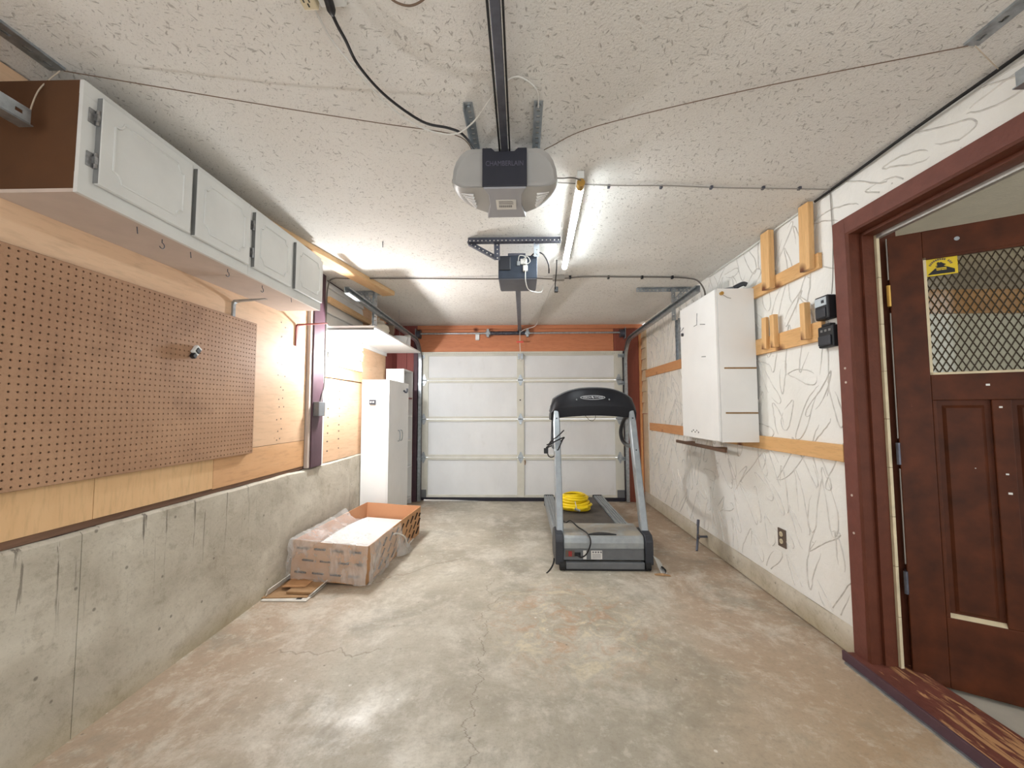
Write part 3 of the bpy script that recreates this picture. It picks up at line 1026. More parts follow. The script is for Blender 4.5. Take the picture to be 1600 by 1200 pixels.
# ================================================================== OPENERS
OX = -.067
op = thing('door_opener', 'grey plastic ceiling opener with dark front panel and white side lights', 'opener', (OX, 1.75, 2.137))
yn, yf, zt, zb = 1.634, 1.885, 2.30, 2.135
def sect(y, w, wt, z0, z1, r=.06):
    pts = []
    # bottom right corner, going round: (x,z)
    half = [(0, z0), (w - r, z0)]
    for k in range(1, 7):
        a = -math.pi / 2 + math.pi / 2 * k / 6
        half.append((w - r + r * math.cos(a), z0 + r * .55 + r * .55 * math.sin(a)))
    for k in range(1, 6):
        t = k / 5
        half.append((w + (wt - w) * (1 - math.cos(t * math.pi / 2)), z0 + r * .55 + (z1 - z0 - r * .55) * math.sin(t * math.pi / 2)))
    half.append((0, z1))
    left = [(-x, z) for x, z in half[-2:0:-1]]
    return [(OX + x, y, z) for x, z in half + left]
rings = [sect(yn + .012, .205, .12, zb + .012, zt - .01, .06)]
for k in range(9):
    t = k / 8
    y = yn + (yf - yn) * t
    w = .222 * math.sqrt(max(.05, 1 - (max(0, t - .12) * .95) ** 2))
    rings.append(sect(y, w - (.006 if k == 0 else 0), .135 * (1 - .25 * t), zb + .012 * t * t, zt, .06))
o = MB().loft(rings).build('housing', 'opener_grey', op, smooth=True)
fix_normals(o)
pts = [(-.092, zb + .002), (.092, zb + .002), (.092, zt), (.055, zt), (.04, zt - .014), (-.04, zt - .014), (-.055, zt), (-.092, zt)]
MB().prism([(OX + a, b) for a, b in pts], yn - .006, yn + .03).build('front_panel', 'opener_dark', op, bevel=.002)
poly = [(-.088, yn), (.088, yn), (.07, yn + .05), (.07, yn + .14), (.09, yf + .004), (-.09, yf + .004), (-.07, yn + .14), (-.07, yn + .05)]
MB().prism([(OX + a, b) for a, b in poly], zb - .006, zb + .03, 'XY').build('belly_panel', 'opener_low', op, bevel=.002)
lab = bx('rating_label', 'label', op, OX - .042, OX + .046, yn + .09, yn + .175, zb - .0075, zb - .006)
m = MB()
for k in range(14):
    xx = OX - .03 + k * .0042
    m.box(xx, xx + .0022, yn + .135, yn + .155, zb - .0082, zb - .0075)
for k in range(4):
    m.box(OX - .03, OX + .03 + .004 * (k % 2), yn + .10 + k * .008, yn + .102 + k * .008, zb - .0082, zb - .0075)
m.build('barcode', 'label_grey', lab)
for s in (-1, 1):
    for k in range(5):
        m = MB()
        a0 = Vector((OX + s * .135, yn + .055 + k * .026, zb + .004 * 0 - .001))
        a1 = Vector((OX + s * (.185 - k * .006), yn + .05 + k * .016, zb + .008))
        fm = frame(a0, a1 - a0, (0, 1, 0))
        m.box(0, (a1 - a0).length, -.004, .004, -.006, .006, fm)
        m.build('light_vent', 'lens', op)
text_mesh('lettering', 'CHAMBERLAIN', .03, 'print_violet', op, frame((OX, yn - .0065, 2.232), (1, 0, 0), (0, 0, 1)), width=.155)
# main rail toward the rear, belts
ra = bx('rail', 'steel_dark', op, OX - .014, OX + .014, -1.2, yn + .02, 2.285, 2.315, .002)
for s in (-1, 1):
    bx('belt', 'black', op, OX + s * .021 - .003, OX + s * .021 + .003, -1.2, yn + .015, 2.29, 2.312)
# ceiling irons that carry the unit
for xa, lb in ((-.195, 'galvanised punched iron on ceiling left of opener rail'), (.068, 'galvanised punched iron on ceiling right of opener rail')):
    m = MB()
    m.angle((xa, 1.45, ZC - .004), (xa, 1.86, ZC - .004), (0, 0, -1), .032, .003, .03, .012)
    m.cyl((xa, 1.47, ZC - .014), (xa, 1.47, ZC - .003), .009, 6)
    m.box(xa - .012, xa + .012, 1.74, 1.77, zt - .02, ZC - .004)
    tag(m.build('angle_iron', 'galv'), lb, 'bracket', 'opener ceiling irons')

# old opener
o2 = thing('door_opener', 'old dark slate box opener with exposed wiring', 'opener', (-.02, 2.85, 2.10))
bx('housing', 'box_slate', o2, -.155, .108, 2.72, 3.0, 2.105, 2.262, .004)
MB().prism([(-.153, 2.105), (.106, 2.105), (.106, 2.125), (-.153, 2.125)], 2.73, 3.0).build('base_lip', 'box_slate2', o2)
bx('belly', 'box_slate2', o2, -.15, .103, 2.722, 3.0, 2.098, 2.1048, .002)
bx('light_cover', 'dark_grey', o2, -.152, -.07, 2.708, 2.722, 2.16, 2.255, .008)
bx('terminal', 'label', o2, -.005, .04, 2.704, 2.722, 2.198, 2.235, .003)
bx('terminal', 'label', o2, .012, .044, 2.70, 2.722, 2.15, 2.19, .004)
bx('terminal', 'silver', o2, -.03, -.008, 2.706, 2.722, 2.19, 2.22, .003)
for k, pts in enumerate(([(-.02, 2.71, 2.22), (-.01, 2.69, 2.25), (.03, 2.69, 2.24), (.02, 2.7, 2.2)], [(.01, 2.7, 2.225), (.04, 2.68, 2.24), (.06, 2.69, 2.21), (.03, 2.7, 2.19)])):
    MB().tube(smooth_path(pts), .003, 5).build('lead', 'cable_white', o2)
bx('lid', 'steel_dark', o2, -.09, .03, 2.72, 2.95, 2.262, 2.28, .004)
MB().box(-.045, -.005, 2.95, YD - .11, 0, .045, frame((0, 0, 0), (1, 0, 0), (0, 1, 0)) @ Matrix.Translation((0, 2.95, 2.14)) @ Matrix.Rotation(.052, 4, 'X') @ Matrix.Translation((0, -2.95, 0))).build('rail', 'steel_dark', o2, bevel=.002)
bx('rail_bracket', 'galv', o2, -.05, 0, YD - .16, YD - .02, 2.27, 2.315, .002)
MB().tube(smooth_path([(.028, 2.70, 2.15), (.03, 2.72, 2.08), (.06, 2.85, 2.06), (.16, 3.2, 2.15), (.19, 3.6, 2.33)]), .0035, 5).build('lead', 'cable_white', o2)
br = thing('opener_bracket', 'dark punched steel bracket carrying the old box opener', 'bracket', (0, 2.68, 2.27))
MB().angle((-.355, 2.665, ZC - .02), (.262, 2.665, ZC - .02), (0, -1, 0), .042, .003, .026, .008).build('cross_angle', 'steel_dark', br)
MB().angle((-.16, 2.68, ZC - .03), (-.16, 2.70, 2.225), (0, -1, 0), .034, .003, .026, .008).build('drop_leg', 'steel_dark', br)
MB().angle((.105, 2.68, ZC - .03), (.105, 2.70, 2.245), (0, -1, 0), .034, .003, .026, .008).build('drop_leg', 'galv', br)
MB().angle((-.345, 2.67, ZC - .035), (-.165, 2.69, 2.235), (0, -1, 0), .03, .003, .026, .008).build('diagonal_leg', 'steel_dark', br)

# ================================================================== CEILING TUBE LAMP
tl = thing('tube_lamp', 'bright white LED tube lamp fixed to the ceiling', 'lamp', (.31, 2.5, 2.3))
A, B = Vector((.288, 1.905, 2.305)), Vector((.331, 3.08, 2.305))
fm = frame(A, B - A, (0, 0, 1))
L = (B - A).length
MB().box(.0, L, .0205, .0585, -.017, .017, fm).build('batten', 'white_paint', tl, bevel=.003)
def half(sgn, rr, x0, x1):
    arc = [(rr * math.sin(math.pi * k / 10) * sgn, rr * math.cos(math.pi * k / 10)) for k in range(11)]
    return MB().loft([[tuple(fm @ Vector((x, y, z))) for y, z in arc] for x in (x0, x1)])
fix_normals(half(-1, .019, .045, L - .002).build('diffuser', 'tube', tl, smooth=True))
fix_normals(half(1, .0198, .045, L - .002).build('backing', 'white_paint', tl, smooth=True))
MB().cyl(A, A + Vector((.0016, .045, 0)), .0195, 16).build('end_cap', 'brass', tl, smooth=True)
MB().tube(smooth_path([(.165, 1.9, 2.325), (.2, 1.885, 2.315), (.25, 1.9, 2.325), (.288, 1.905, 2.315)]), .0035, 6).build('lead', 'cable_mid', tl)

# ================================================================== LEFT WALL CABINETS
CF, CB, CZ0, CZ1 = -1.41, XP + .001, 1.922, 2.288
def wall_cab(y0, y1, doors, label, left_end, hinges, hooks):
    t = thing('wall_cabinet', label, 'cabinet', ((CF + CB) / 2, (y0 + y1) / 2, CZ0), group='white wall cabinets')
    th = .016
    bx('side_panel', 'brown_board' if left_end else 'cab_white', t, CB, CF - .014, y0, y0 + th, CZ0 + .0042, CZ1)
    bx('side_panel', 'cab_white', t, CB, CF - .014, y1 - th, y1, CZ0 + .0042, CZ1)
    bx('bottom_panel', 'pink_board', t, CB, CF - .014, y0, y1, CZ0 - .008, CZ0 + .004)
    bx('top_panel', 'cab_white', t, CB, CF - .0145, y0 + th, y1 - th, CZ1 - .012, CZ1 - .0003)
    bx('back_panel', 'brown_board', t, CB, CB + .005, y0 + th, y1 - th, CZ0, CZ1)
    m = MB()
    m.box(CF - .014, CF, y0, y1, CZ0 - .008, CZ0 + .06)
    m.box(CF - .014, CF, y0, y1, CZ1 - .045, CZ1)
    ys = [y0] + [v for d in doors for v in d] + [y1]
    for a, b in zip(ys[0::2], ys[1::2]):
        m.box(CF - .0138, CF - .0004, a +.0004 - (.012 if a > y0 else 0), b + (.012 if b < y1 else 0), CZ0 + .0595, CZ1 - .0445)
    m.build('face_frame', 'cab_white', t)
    for i, (a, b) in enumerate(doors):
        z0, z1 = CZ0 + .042, CZ1 - .028
        d = bx('door', 'cab_white', t, CF + .001, CF + .019, a, b, z0, z1, .003)
        bx('door_edge', 'gap_grey', d, CF + .001, CF + .0175, a - .0012, a, z0 + .002, z1 - .002)
        # routed moulding outline with scooped corners
        ia, ib, ja, jb = a + .045, b - .045, z0 + .04, z1 - .04
        c = .03
        path = []
        for (cy, cz, a0) in ((ia, ja, math.pi / 2), (ia, jb, 0), (ib, jb, -math.pi / 2), (ib, ja, math.pi)):
            for k in range(5):
                an = a0 - math.pi / 2 * k / 4
                path.append((cy + c * math.cos(an), cz + c * math.sin(an)))
        # order each scooped corner so the outline runs round the panel
        pth = []
        corners = [path[0:5], path[5:10], path[10:15], path[15:20]]
        def key(c0, nxt):
            return c0 if (Vector(c0[-1]) - Vector(nxt)).length < (Vector(c0[0]) - Vector(nxt)).length else c0[::-1]
        cc = [(ia, jb), (ib, jb), (ib, ja), (ia, ja)]
        for q in range(4):
            pth += key(corners[q], cc[q])
        rows = [(CF + .0195, y, z) for y, z in pth]
        MB().tube(rows, .0042, 5, closed=True).build('moulding', 'cab_white', d, smooth=True)
        if hinges[i]:
            for hz in (z0 + .075, z1 - .075):
                m = MB()
                m.box(CF, CF + .004, a - .026, a - .003, hz - .024, hz + .024)
                m.cyl((CF + .010, a - .004, hz - .026), (CF + .010, a - .004, hz + .026), .0055, 8)
                m.box(CF + .004, CF + .016, a - .012, a + .001, hz - .012, hz + .012)
                m.build('hinge', 'hinge', d)
    for (hy, hx, big) in hooks:
        if big:
            pts = [(hx, hy, CZ0 - .008), (hx, hy, CZ0 - .022)]
            for k in range(9):
                an = math.pi / 2 - k / 8 * 4.2
                pts.append((hx, hy - .012 * math.cos(an) * -1, CZ0 - .034 + .012 * math.sin(an)))
        else:
            pts = [(hx, hy, CZ0 - .008), (hx + .002, hy + .002, CZ0 - .034)]
        MB().tube(pts, .0018, 5).build('cup_hook', 'steel_dark', t, smooth=True)
    return t
wall_cab(1.228, 2.038, ((1.272, 1.648), (1.673, 2.022)), 'white wall cabinet with brown end panel above the pegboard', True, (1, 0), ((1.478, -1.455, 0), (1.593, -1.46, 1), (1.727, -1.453, 0), (1.946, -1.446, 1)))
wall_cab(2.040, 2.802, ((2.062, 2.404), (2.449, 2.79)), 'white wall cabinet next to the plum post, above the shelf bracket', False, (1, 0), ((2.214, -1.445, 1), (2.474, -1.43, 0)))

# ---- pegboard with real holes
def pegboard():
    y0, y1, z0, z1 = .60, 2.532, .955, 1.765
    x = XP + .022
    P = .0254
    ny, nz = int((y1 - y0) / P), int((z1 - z0) / P)
    py, pz = (y1 - y0) / ny, (z1 - z0) / nz
    m = MB()
    for i in range(ny):
        for k in range(nz):
            cy, cz = y0 + (i + .5) * py, z0 + (k + .5) * pz
            o = [(-.5, -.5), (0, -.5), (.5, -.5), (.5, 0), (.5, .5), (0, .5), (-.5, .5), (-.5, 0)]
            vs = [(x, cy + a * py, cz + b * pz) for a, b in o]
            r = .0042
            for q in range(8):
                an = math.atan2(o[q][1], o[q][0])
                vs.append((x, cy + r * math.cos(an), cz + r * math.sin(an)))
            for q in range(8):
                vs.append((x - .005,) + vs[8 + q][1:])
            fs = []
            for q in range(8):
                l = (q + 1) % 8
                fs.append((q, l, 8 + l, 8 + q))
                fs.append((8 + q, 8 + l, 16 + l, 16 + q))
            m.add(vs, fs)
    t = thing('pegboard', 'brown perforated hardboard pegboard on the plywood wall', 'pegboard', (XP, 1.6, z0))
    m.build('board', 'peg', t)
    e = MB()
    e.box(x - .005, x - .0002, y0, y1, z0 - .001, z0)
    e.box(x - .005, x - .0002, y1, y1 + .001, z0, z1)
    e.box(x - .005, x - .0002, y0, y1, z1, z1 + .001)
    e.build('board_edge', 'brown_board', t)
    b = MB()
    b.box(XP + .0005, x - .006, y0, y1, z1 - .03, z1 - .004)
    b.box(XP + .0005, x - .006, y0, y1, z0 + .004, z0 + .03)
    b.box(XP + .0005, x - .006, y1 - .03, y1 - .004, z0, z1)
    b.build('spacer', 'brown_board', t)
    return t
pegboard()
XPG = XP + .022
cl = thing('peg_clip', 'small white and black clip hanging on the pegboard', 'clip', (XPG, 2.03, 1.52))
fm = frame((XPG + .002, 2.045, 1.525), (0, .6, .8), (0, -.8, .6))
MB().box(-.024, .024, -.018, .018, 0, .02, fm).build('body', 'white_paint', cl, bevel=.004)
MB().box(-.014, .010, -.012, .012, .02, .026, fm).build('pad', 'black', cl, bevel=.002)
MB().box(-.046, -.022, -.014, .008, 0, .022, fm).build('jaw', 'black', cl, bevel=.003)

# ---- shelf brackets on the left wall
def bracket(y, zb_, zt_, tip, mat, label):
    pts = smooth_path([(XP + .004, y, zb_), (XP + .004, y, zt_ - .03), (XP + .012, y, zt_ - .008), (XP + .035, y, zt_), (tip, y, zt_ + .01)], 5)
    m = MB()
    rings = []
    for i, p in enumerate(pts):
        a, b = pts[max(0, i - 1)], pts[min(len(pts) - 1, i + 1)]
        d = (b - a).normalized()
        nrm = Vector((-d.z, 0, d.x))
        w = .011 if i < len(pts) - 6 else .010
        h = .007 * (1 - .7 * max(0, (i / (len(pts) - 1) - .7) / .3))
        rings.append([tuple(p + Vector((0, w * sy, 0)) + nrm * h * sz) for sy, sz in ((-1, -1), (1, -1), (1, 1), (-1, 1))])
    m.loft(rings)
    tag(m.build('shelf_bracket', mat), label, 'bracket')
bracket(2.34, 1.70, 1.862, -1.50, 'galv', 'grey metal shelf bracket above the pegboard corner')
bracket(3.02, 1.70, 1.862, -1.46, 'redwood_l', 'reddish metal shelf bracket beside the plum post')

# outlet box on the post
ob = thing('junction_box', 'grey metal junction box with outlet on the plum post', 'outlet box', (XL, 3.32, 1.17))
bx('box', 'silver_dark', ob, XL + .012, XL + .06, 3.24, 3.345, 1.17, 1.285, .004)
bx('cover', 'silver', ob, XL + .02, XL + .058, 3.345, 3.352, 1.175, 1.28, .003)
for zz in (1.20, 1.245):
    bx('socket', 'black', ob, XL + .03, XL + .05, 3.352, 3.3545, zz - .012, zz + .012, .004)
MB().tube(smooth_path([(XL + .03, 3.33, 1.284), (XL + .024, 3.36, 1.34), (XL + .016, 3.41, 1.45), (XL + .012, 3.42, 1.8), (XL + .012, 3.42, 2.1), (XL + .015, 3.43, 2.27), (XL + .05, 3.43, 2.345), (XL + .2, 3.44, 2.352), (-1.2, 3.45, 2.354)]), .006, 6).build('cable', 'cable_mid', ob, smooth=True)

# ---- bare bulb lamp on an arm below the shelf
wlp = thing('bulb_lamp', 'glaring bare white bulb on a short arm below the white shelf', 'lamp', (XP, 3.56, 1.66))
MB().lathe([(.045, 0), (.045, .012), (.03, .02)], 16, Matrix.Translation((XP + .013, 3.56, 1.70)) @ Matrix.Rotation(math.pi / 2, 4, 'Y')).build('base_plate', 'white_paint', wlp, smooth=True)
MB().cyl((XP + .03, 3.56, 1.70), (-1.52, 3.56, 1.70), .009, 10).build('arm', 'white_paint', wlp, smooth=True)
MB().cyl((-1.53, 3.56, 1.70), (-1.485, 3.56, 1.70), .018, 12).build('socket', 'white_paint', wlp, smooth=True)
prof = [(.014, 0), (.017, .012)] + [(.036 * math.sin(k * math.pi / 12), .046 - .036 * math.cos(k * math.pi / 12)) for k in range(3, 12)] + [(.004, .082)]
MB().lathe(prof, 18, Matrix.Translation((-1.485, 3.56, 1.70)) @ Matrix.Rotation(math.pi / 2, 4, 'Y')).build('bulb', 'lamp', wlp, smooth=True)

# ---- ledger, white shelf with things on it
lg = bx('wall_ledger', 'ceil_plank', None, XP + .012, XP + .05, 3.45, 4.46, 2.15, 2.20, .003)
tag(lg, 'short pine ledger board on the siding above the white shelf', 'board')
SX = -1.262
sh = thing('wall_shelf', 'white board shelf below the left door track', 'shelf', (-1.48, 4.2, 1.925))
bx('board', 'laminate', sh, XP + .016, SX, 3.45, 5.05, 1.925, 1.943, .002)
bx('cleat', 'gap_grey', sh, XP + .014, SX - .01, 3.455, 3.475, 1.905, 1.9245)
bx('cleat', 'laminate', sh, XP + .001, XP + .02, 4.31, 5.04, 1.885, 1.9245)
MB().tube([(SX - .12, 4.6, 1.944), (SX - .14, 4.6, ZC)], .0015, 5).build('support_wire', 'galv', sh)
pt = thing('round_pot', 'round pale stoneware pot on the white shelf', 'pot', (-1.40, 4.0, 1.944))
MB().lathe([(.05, 0), (.085, .02), (.105, .06), (.095, .105), (.06, .13), (.055, .135)], 20, Matrix.Translation((-1.42, 4.0, 1.944))).build('body', 'flower_pot', pt, smooth=True)
MB().lathe([(.06, 0), (.05, .018), (.012, .024), (.012, .045), (.016, .05)], 16, Matrix.Translation((-1.42, 4.0, 2.08))).build('lid', 'flower_pot', pt, smooth=True)
bk = thing('round_container', 'dark round container on the white shelf', 'container', (-1.42, 4.32, 1.944))
MB().lathe([(.06, 0), (.08, .10), (.084, .17), (.08, .172), (.056, .012)], 18, Matrix.Translation((-1.44, 4.30, 1.944))).build('body', 'cord_brown', bk, smooth=True)
MB().tube([(-1.44 + .085 * math.cos(a * .3307), 4.30 + .085 * math.sin(a * .3307), 2.115) for a in range(19)], .006, 6, True).build('rim', 'cable_mid', bk)
wb = thing('white_bowl', 'white open tub on the white shelf', 'tub', (-1.37, 4.50, 1.944))
MB().lathe([(.07, 0), (.09, .08), (.094, .085), (.088, .08), (.066, .008)], 20, Matrix.Translation((-1.37, 4.52, 1.944))).build('body', 'lens', wb, smooth=True)
MB().tube([(-1.37 + .094 * math.cos(a * .3307), 4.52 + .094 * math.sin(a * .3307), 2.03) for a in range(19)], .004, 6, True).build('rim', 'lens', wb)
bt = thing('white_canister', 'white canister at the far end of the shelf', 'canister', (-1.33, 4.72, 1.944))
MB().lathe([(.035, 0), (.037, .004), (.037, .12)], 18, Matrix.Translation((-1.34, 4.74, 1.944))).build('body', 'lens', bt, smooth=True)
MB().lathe([(.039, 0), (.039, .022), (.034, .026)], 18, Matrix.Translation((-1.34, 4.74, 2.064))).build('lid', 'label', bt, smooth=True)

# ---- diagonal plank on the ceiling
a, b = Vector((-1.52, 2.31, ZC)), Vector((-1.226, 3.88, ZC))
fm = frame(a, b - a, (-1, .1, 0))
o = MB().box(-.9, (b - a).length, 0, .125, -.001 - .04, -.001, fm).build('ceiling_plank', 'ceil_plank', bevel=.003)
if (fm @ Vector((0, 0, 1))).z < fm.translation.z:
    pass
tag(o, 'pine plank fixed diagonally on the ceiling beside the wall cabinets', 'board')

# ---- tall white cabinet and bookcase
tc = thing('tall_cabinet', 'tall white two-door laminate cabinet in the left corner', 'cabinet', (-1.53, 4.6, 0))
TX0, TX1, TY0, TY1, TZ = XL + .008, -1.385, 4.25, 4.985, 1.535
bx('side_panel', 'laminate', tc, TX0, TX1 - .016, TY0, TY0 + .016, 0, TZ, .001)
bx('side_panel', 'laminate', tc, TX0, TX1 - .016, TY1 - .016, TY1, 0, TZ, .001)
bx('top_panel', 'laminate', tc, TX0, TX1 - .016, TY0 + .016, TY1 - .016, TZ - .016, TZ, .001)
bx('bottom_panel', 'laminate', tc, TX0, TX1 - .016, TY0 + .016, TY1 - .016, .05, .066)
bx('plinth', 'laminate', tc, TX0 + .01, TX1 - .04, TY0 + .016, TY1 - .016, 0, .05)
bx('back_panel', 'laminate', tc, TX0, TX0 + .004, TY0 + .016, TY1 - .016, .05, TZ - .016)
for ya, yb, hy in ((TY0, (TY0 + TY1) / 2 - .002, (TY0 + TY1) / 2 - .045), ((TY0 + TY1) / 2 + .002, TY1, (TY0 + TY1) / 2 + .045)):
    d = bx('door', 'laminate', tc, TX1 - .015, TX1, ya, yb, .04, TZ, .001)
    MB().tube(smooth_path([(TX1, hy, .87), (TX1 + .02, hy, .88), (TX1 + .026, hy, .93), (TX1 + .02, hy, .98), (TX1, hy, .99)]), .005, 7).build('handle', 'galv', d, smooth=True)
mg = thing('plastic_holder', 'small dark plastic holder stuck on the tall cabinet side', 'holder', (-1.56, TY0, 1.27))
bx('body', 'dark_grey', mg, -1.585, -1.52, TY0 - .03, TY0 + .002, 1.275, 1.325, .004)
bx('button', 'label', mg, -1.575, -1.56, TY0 - .033, TY0 - .03, 1.293, 1.308)
bx('button', 'label', mg, -1.548, -1.533, TY0 - .033, TY0 - .03, 1.293, 1.308)
hk = thing('wall_hook', 'dark double hook on the tall cabinet door', 'hook', (TX1, 4.8, 1.43))
bx('plate', 'steel_dark', hk, TX1 + .0005, TX1 + .005, 4.76, 4.82, 1.43, 1.45)
for yy in (4.77, 4.81):
    MB().tube(smooth_path([(TX1 + .005, yy, 1.44), (TX1 + .02, yy, 1.42), (TX1 + .035, yy, 1.435), (TX1 + .035, yy, 1.47)]), .005, 6).build('prong', 'steel_dark', hk)
bc = thing('bookcase', 'open white bookcase behind the tall cabinet', 'bookcase', (-1.57, 5.25, 0))
BX0, BX1, BY0, BY1, BZ = XL + .008, -1.45, 5.0, 5.42, 1.725
bx('side_panel', 'laminate', bc, BX0, BX1, BY0, BY0 + .016, 0, BZ, .001)
bx('side_panel', 'laminate', bc, BX0, BX1, BY1 - .016, BY1, 0, BZ, .001)
bx('back_panel', 'laminate', bc, BX0, BX0 + .005, BY0 + .016, BY1 - .016, 0, BZ)
bx('top_panel', 'laminate', bc, BX0, BX1, BY0 + .016, BY1 - .016, BZ - .016, BZ)
for zz in (.08, .48, .82, 1.13, 1.36):
    bx('shelf', 'redwood_l' if zz > 1.3 else 'laminate', bc, BX0 + .005, BX1 - .004, BY0 + .016, BY1 - .016, zz, zz + .016)

# ================================================================== CARDBOARD BOX
rot = Matrix.Rotation(math.radians(-3.6), 4, 'Z') @ Matrix.Rotation(math.radians(3.2), 4, 'Y')
cb = thing('cardboard_box', 'open shallow cardboard tray half covered in plastic wrap', 'cardboard box', (-1.365, 2.915, .0165), rot=rot)
BW, BL, BH, T = .275, 1.20, .268, .005
def wobble_wall(n0, n1, out, inward, nm):
    """panel from n0 to n1 on the floor, bulging outward"""
    m = MB()
    N = 14
    n0, n1 = Vector(n0), Vector(n1)
    o = Vector(out)
    rows = []
    for k in range(N + 1):
        t = k / N
        p = n0.lerp(n1, t)
        bul = math.sin(math.pi * t)
        ring = []
        zt_ = BH + .006 * noise.noise((t * 3, n0.x, n0.y + 2))
        for (off, z) in ((0, 0), (0, zt_ * .5), (0, zt_), (-T, zt_), (-T, zt_ * .5), (-T, 0)):
            bb = bul * .010 * math.sin(math.pi * z / BH) if nm else 0
            ring.append(tuple(p + o * (off + bb) + Vector((0, 0, z))))
        rows.append(ring)
    m.loft(rows)
    return m
wobble_wall((-BW, 0, 0), (BW, 0, 0), (0, -1, 0), 1, 1).build('front_wall', 'card', cb, True)
wobble_wall((BW, 0, 0), (BW, BL, 0), (1, 0, 0), 1, 1).build('side_wall', 'card', cb, True)
wobble_wall((-BW, BL, 0), (-BW, 0, 0), (-1, 0, 0), 1, 0).build('side_wall', 'card_in', cb, True)
wobble_wall((BW, BL, 0), (-BW, BL, 0), (0, 1, 0), 1, 0).build('back_wall', 'card_in', cb, True)
MB().box(-BW + .004, BW - .004, .004, BL - .004, .001, .006).build('bottom', 'card_in', cb, True)
m = MB()
R = random.Random(3)
# blurred print on the front and the right side: short broken bars, as on the box
for row, z in enumerate((.05, .135, .215)):
    for k in range(4):
        x0 = -.24 + k * .13 + (row % 2) * .05
        for q in range(7):
            if x0 + q * .012 < BW - .02:
                m.box(x0 + q * .012, x0 + q * .012 + .009, -.0125, -.0005, z, z + R.uniform(.009, .013))
m.build('print', 'tray_print', cb, True)
m = MB()
for k in range(9):
    for row in range(3):
        y0 = .08 + k * .125 + row * .03
        z0 = .035 + row * .075
        for q in range(6):
            yy, zz = y0 + q * .011, z0 + q * .008
            if yy < BL - .03:
                m.box(BW + .0005, BW + .0125, yy, yy + .008, zz, zz + .011)
m.build('print', 'tray_print', cb, True)
# foam slab inside (own thing)
fo = thing('foam_sheet', 'white foam slab lying inside the cardboard tray', 'foam', (-1.365, 2.915, .0165), rot=rot)
m = MB()
rows = []
for k in range(13):
    y = .05 + (BL - .075) * k / 12
    z = .125 + .035 * math.sin(k / 12 * 3.0)
    rows.append([(-BW + .02, y, z - .03), (BW - .02, y, z - .03), (BW - .02, y, z), (-BW + .02, y, z)])
m.loft(rows)
m.build('slab', 'foam', fo, True, bevel=.004)
bx('support_block', 'foam', fo, -BW + .03, BW - .03, .3, BL - .1, .008, .10, local=True)
# plastic wrap: front skirt, right skirt, drape over the near half
def wrapz(x, y):
    e = .022 * noise.noise((x * 7, y * 6, 1.3)) + .014 * (.5 - abs(noise.noise((x * 15 + y * 6, y * 9, 4.1)))) + .010 * (.4 - abs(noise.noise((x * 30 - y * 14, y * 17, 2))))
    inside = min((BW - abs(x)) / .10, y / .12, 1)
    inside = max(0, inside)
    far = max(0, (y - .38) / .3)
    sag = -.05 * inside + .02 * far * (1 if x < 0 else -.6)
    return BH + .010 + sag + e * min(1, .35 + inside)
wr_ = thing('plastic_wrap', 'crinkled clear plastic wrap draped over the near end of the tray', 'plastic wrap', (-1.365, 2.915, .0165), rot=rot)
rows = []
NX, NY = 70, 64
for j in range(NY + 1):
    r = []
    for i in range(NX + 1):
        x = -BW - .016 + (2 * BW + .032) * i / NX
        edge = .50 + .16 * math.sin((x + BW) * 5.5 + .4) + (.20 if x < -.12 else 0) * (1 - (x + BW) / .16) + .05 * noise.noise((x * 9, 3, 3))
        y = -.018 + (edge + .018) * j / NY
        r.append((x, y, wrapz(x, y)))
    rows.append(r)
MB().grid(rows).build('top_film', 'wrap', wr_, True, smooth=True, auto=3.1)
def skirt(base, du, dout, length, zlow, seed):
    rows = []
    N = 80
    for k in range(13):
        r = []
        for i in range(N + 1):
            t = i / N
            p = Vector(base) + Vector(du) * (length * t)
            zt_ = wrapz(p.x, max(p.y, -.018))
            z = zt_ + (zlow(t) - zt_) * k / 12
            off = .014 + .014 * noise.noise((t * 9, k * .35, seed)) + .010 * noise.noise((t * 26, k * .9, seed + 2)) + .006 * noise.noise((t * 60, k * 2.1, seed + 5))
            off *= min(1, .15 + k / 2)
            q = p + Vector(dout) * max(.0, off)
            r.append((q.x, q.y, z))
        rows.append(r)
    return rows
MB().grid(skirt((-BW - .016, -.018, 0), (1, 0, 0), (0, -1, 0), 2 * BW + .032, lambda t: .006 + .014 * abs(math.sin(t * 7)), 1)).build('front_film', 'wrap', wr_, True, smooth=True, auto=3.1)
MB().grid(skirt((BW + .016, -.018, 0), (0, 1, 0), (1, 0, 0), .62, lambda t: .008 + .16 * max(0, t - .55), 5)).build('side_film', 'wrap', wr_, True, smooth=True, auto=3.1)
# loose tail of film on the floor beside the tray
m = MB()
rows = []
for i in range(15):
    t = i / 14
    y = .50 + .34 * t
    r = []
    for k in range(6):
        s = k / 5
        x = BW + .02 + .07 * s * math.sin(t * 3.1) + .01
        z = (.20 * (1 - t) ** 1.3 + .05) * (1 - s) + .018 + .01 * noise.noise((t * 6, s * 4, 2))
        r.append((x + .012 * noise.noise((t * 8, s * 6, 8)), y, z))
    rows.append(r)
m.grid(rows)
m.build('loose_film', 'wrap', wr_, True, smooth=True, auto=3.1)
wire('tape_loop', [(-1.075, 3.30, .20), (-1.03, 3.38, .215), (-.99, 3.5, .15), (-.985, 3.58, .05), (-1.0, 3.68, .035), (-.99, 3.78, .05)], .006, 'card_white', 'loose white packing strap beside the cardboard tray', 'strap')

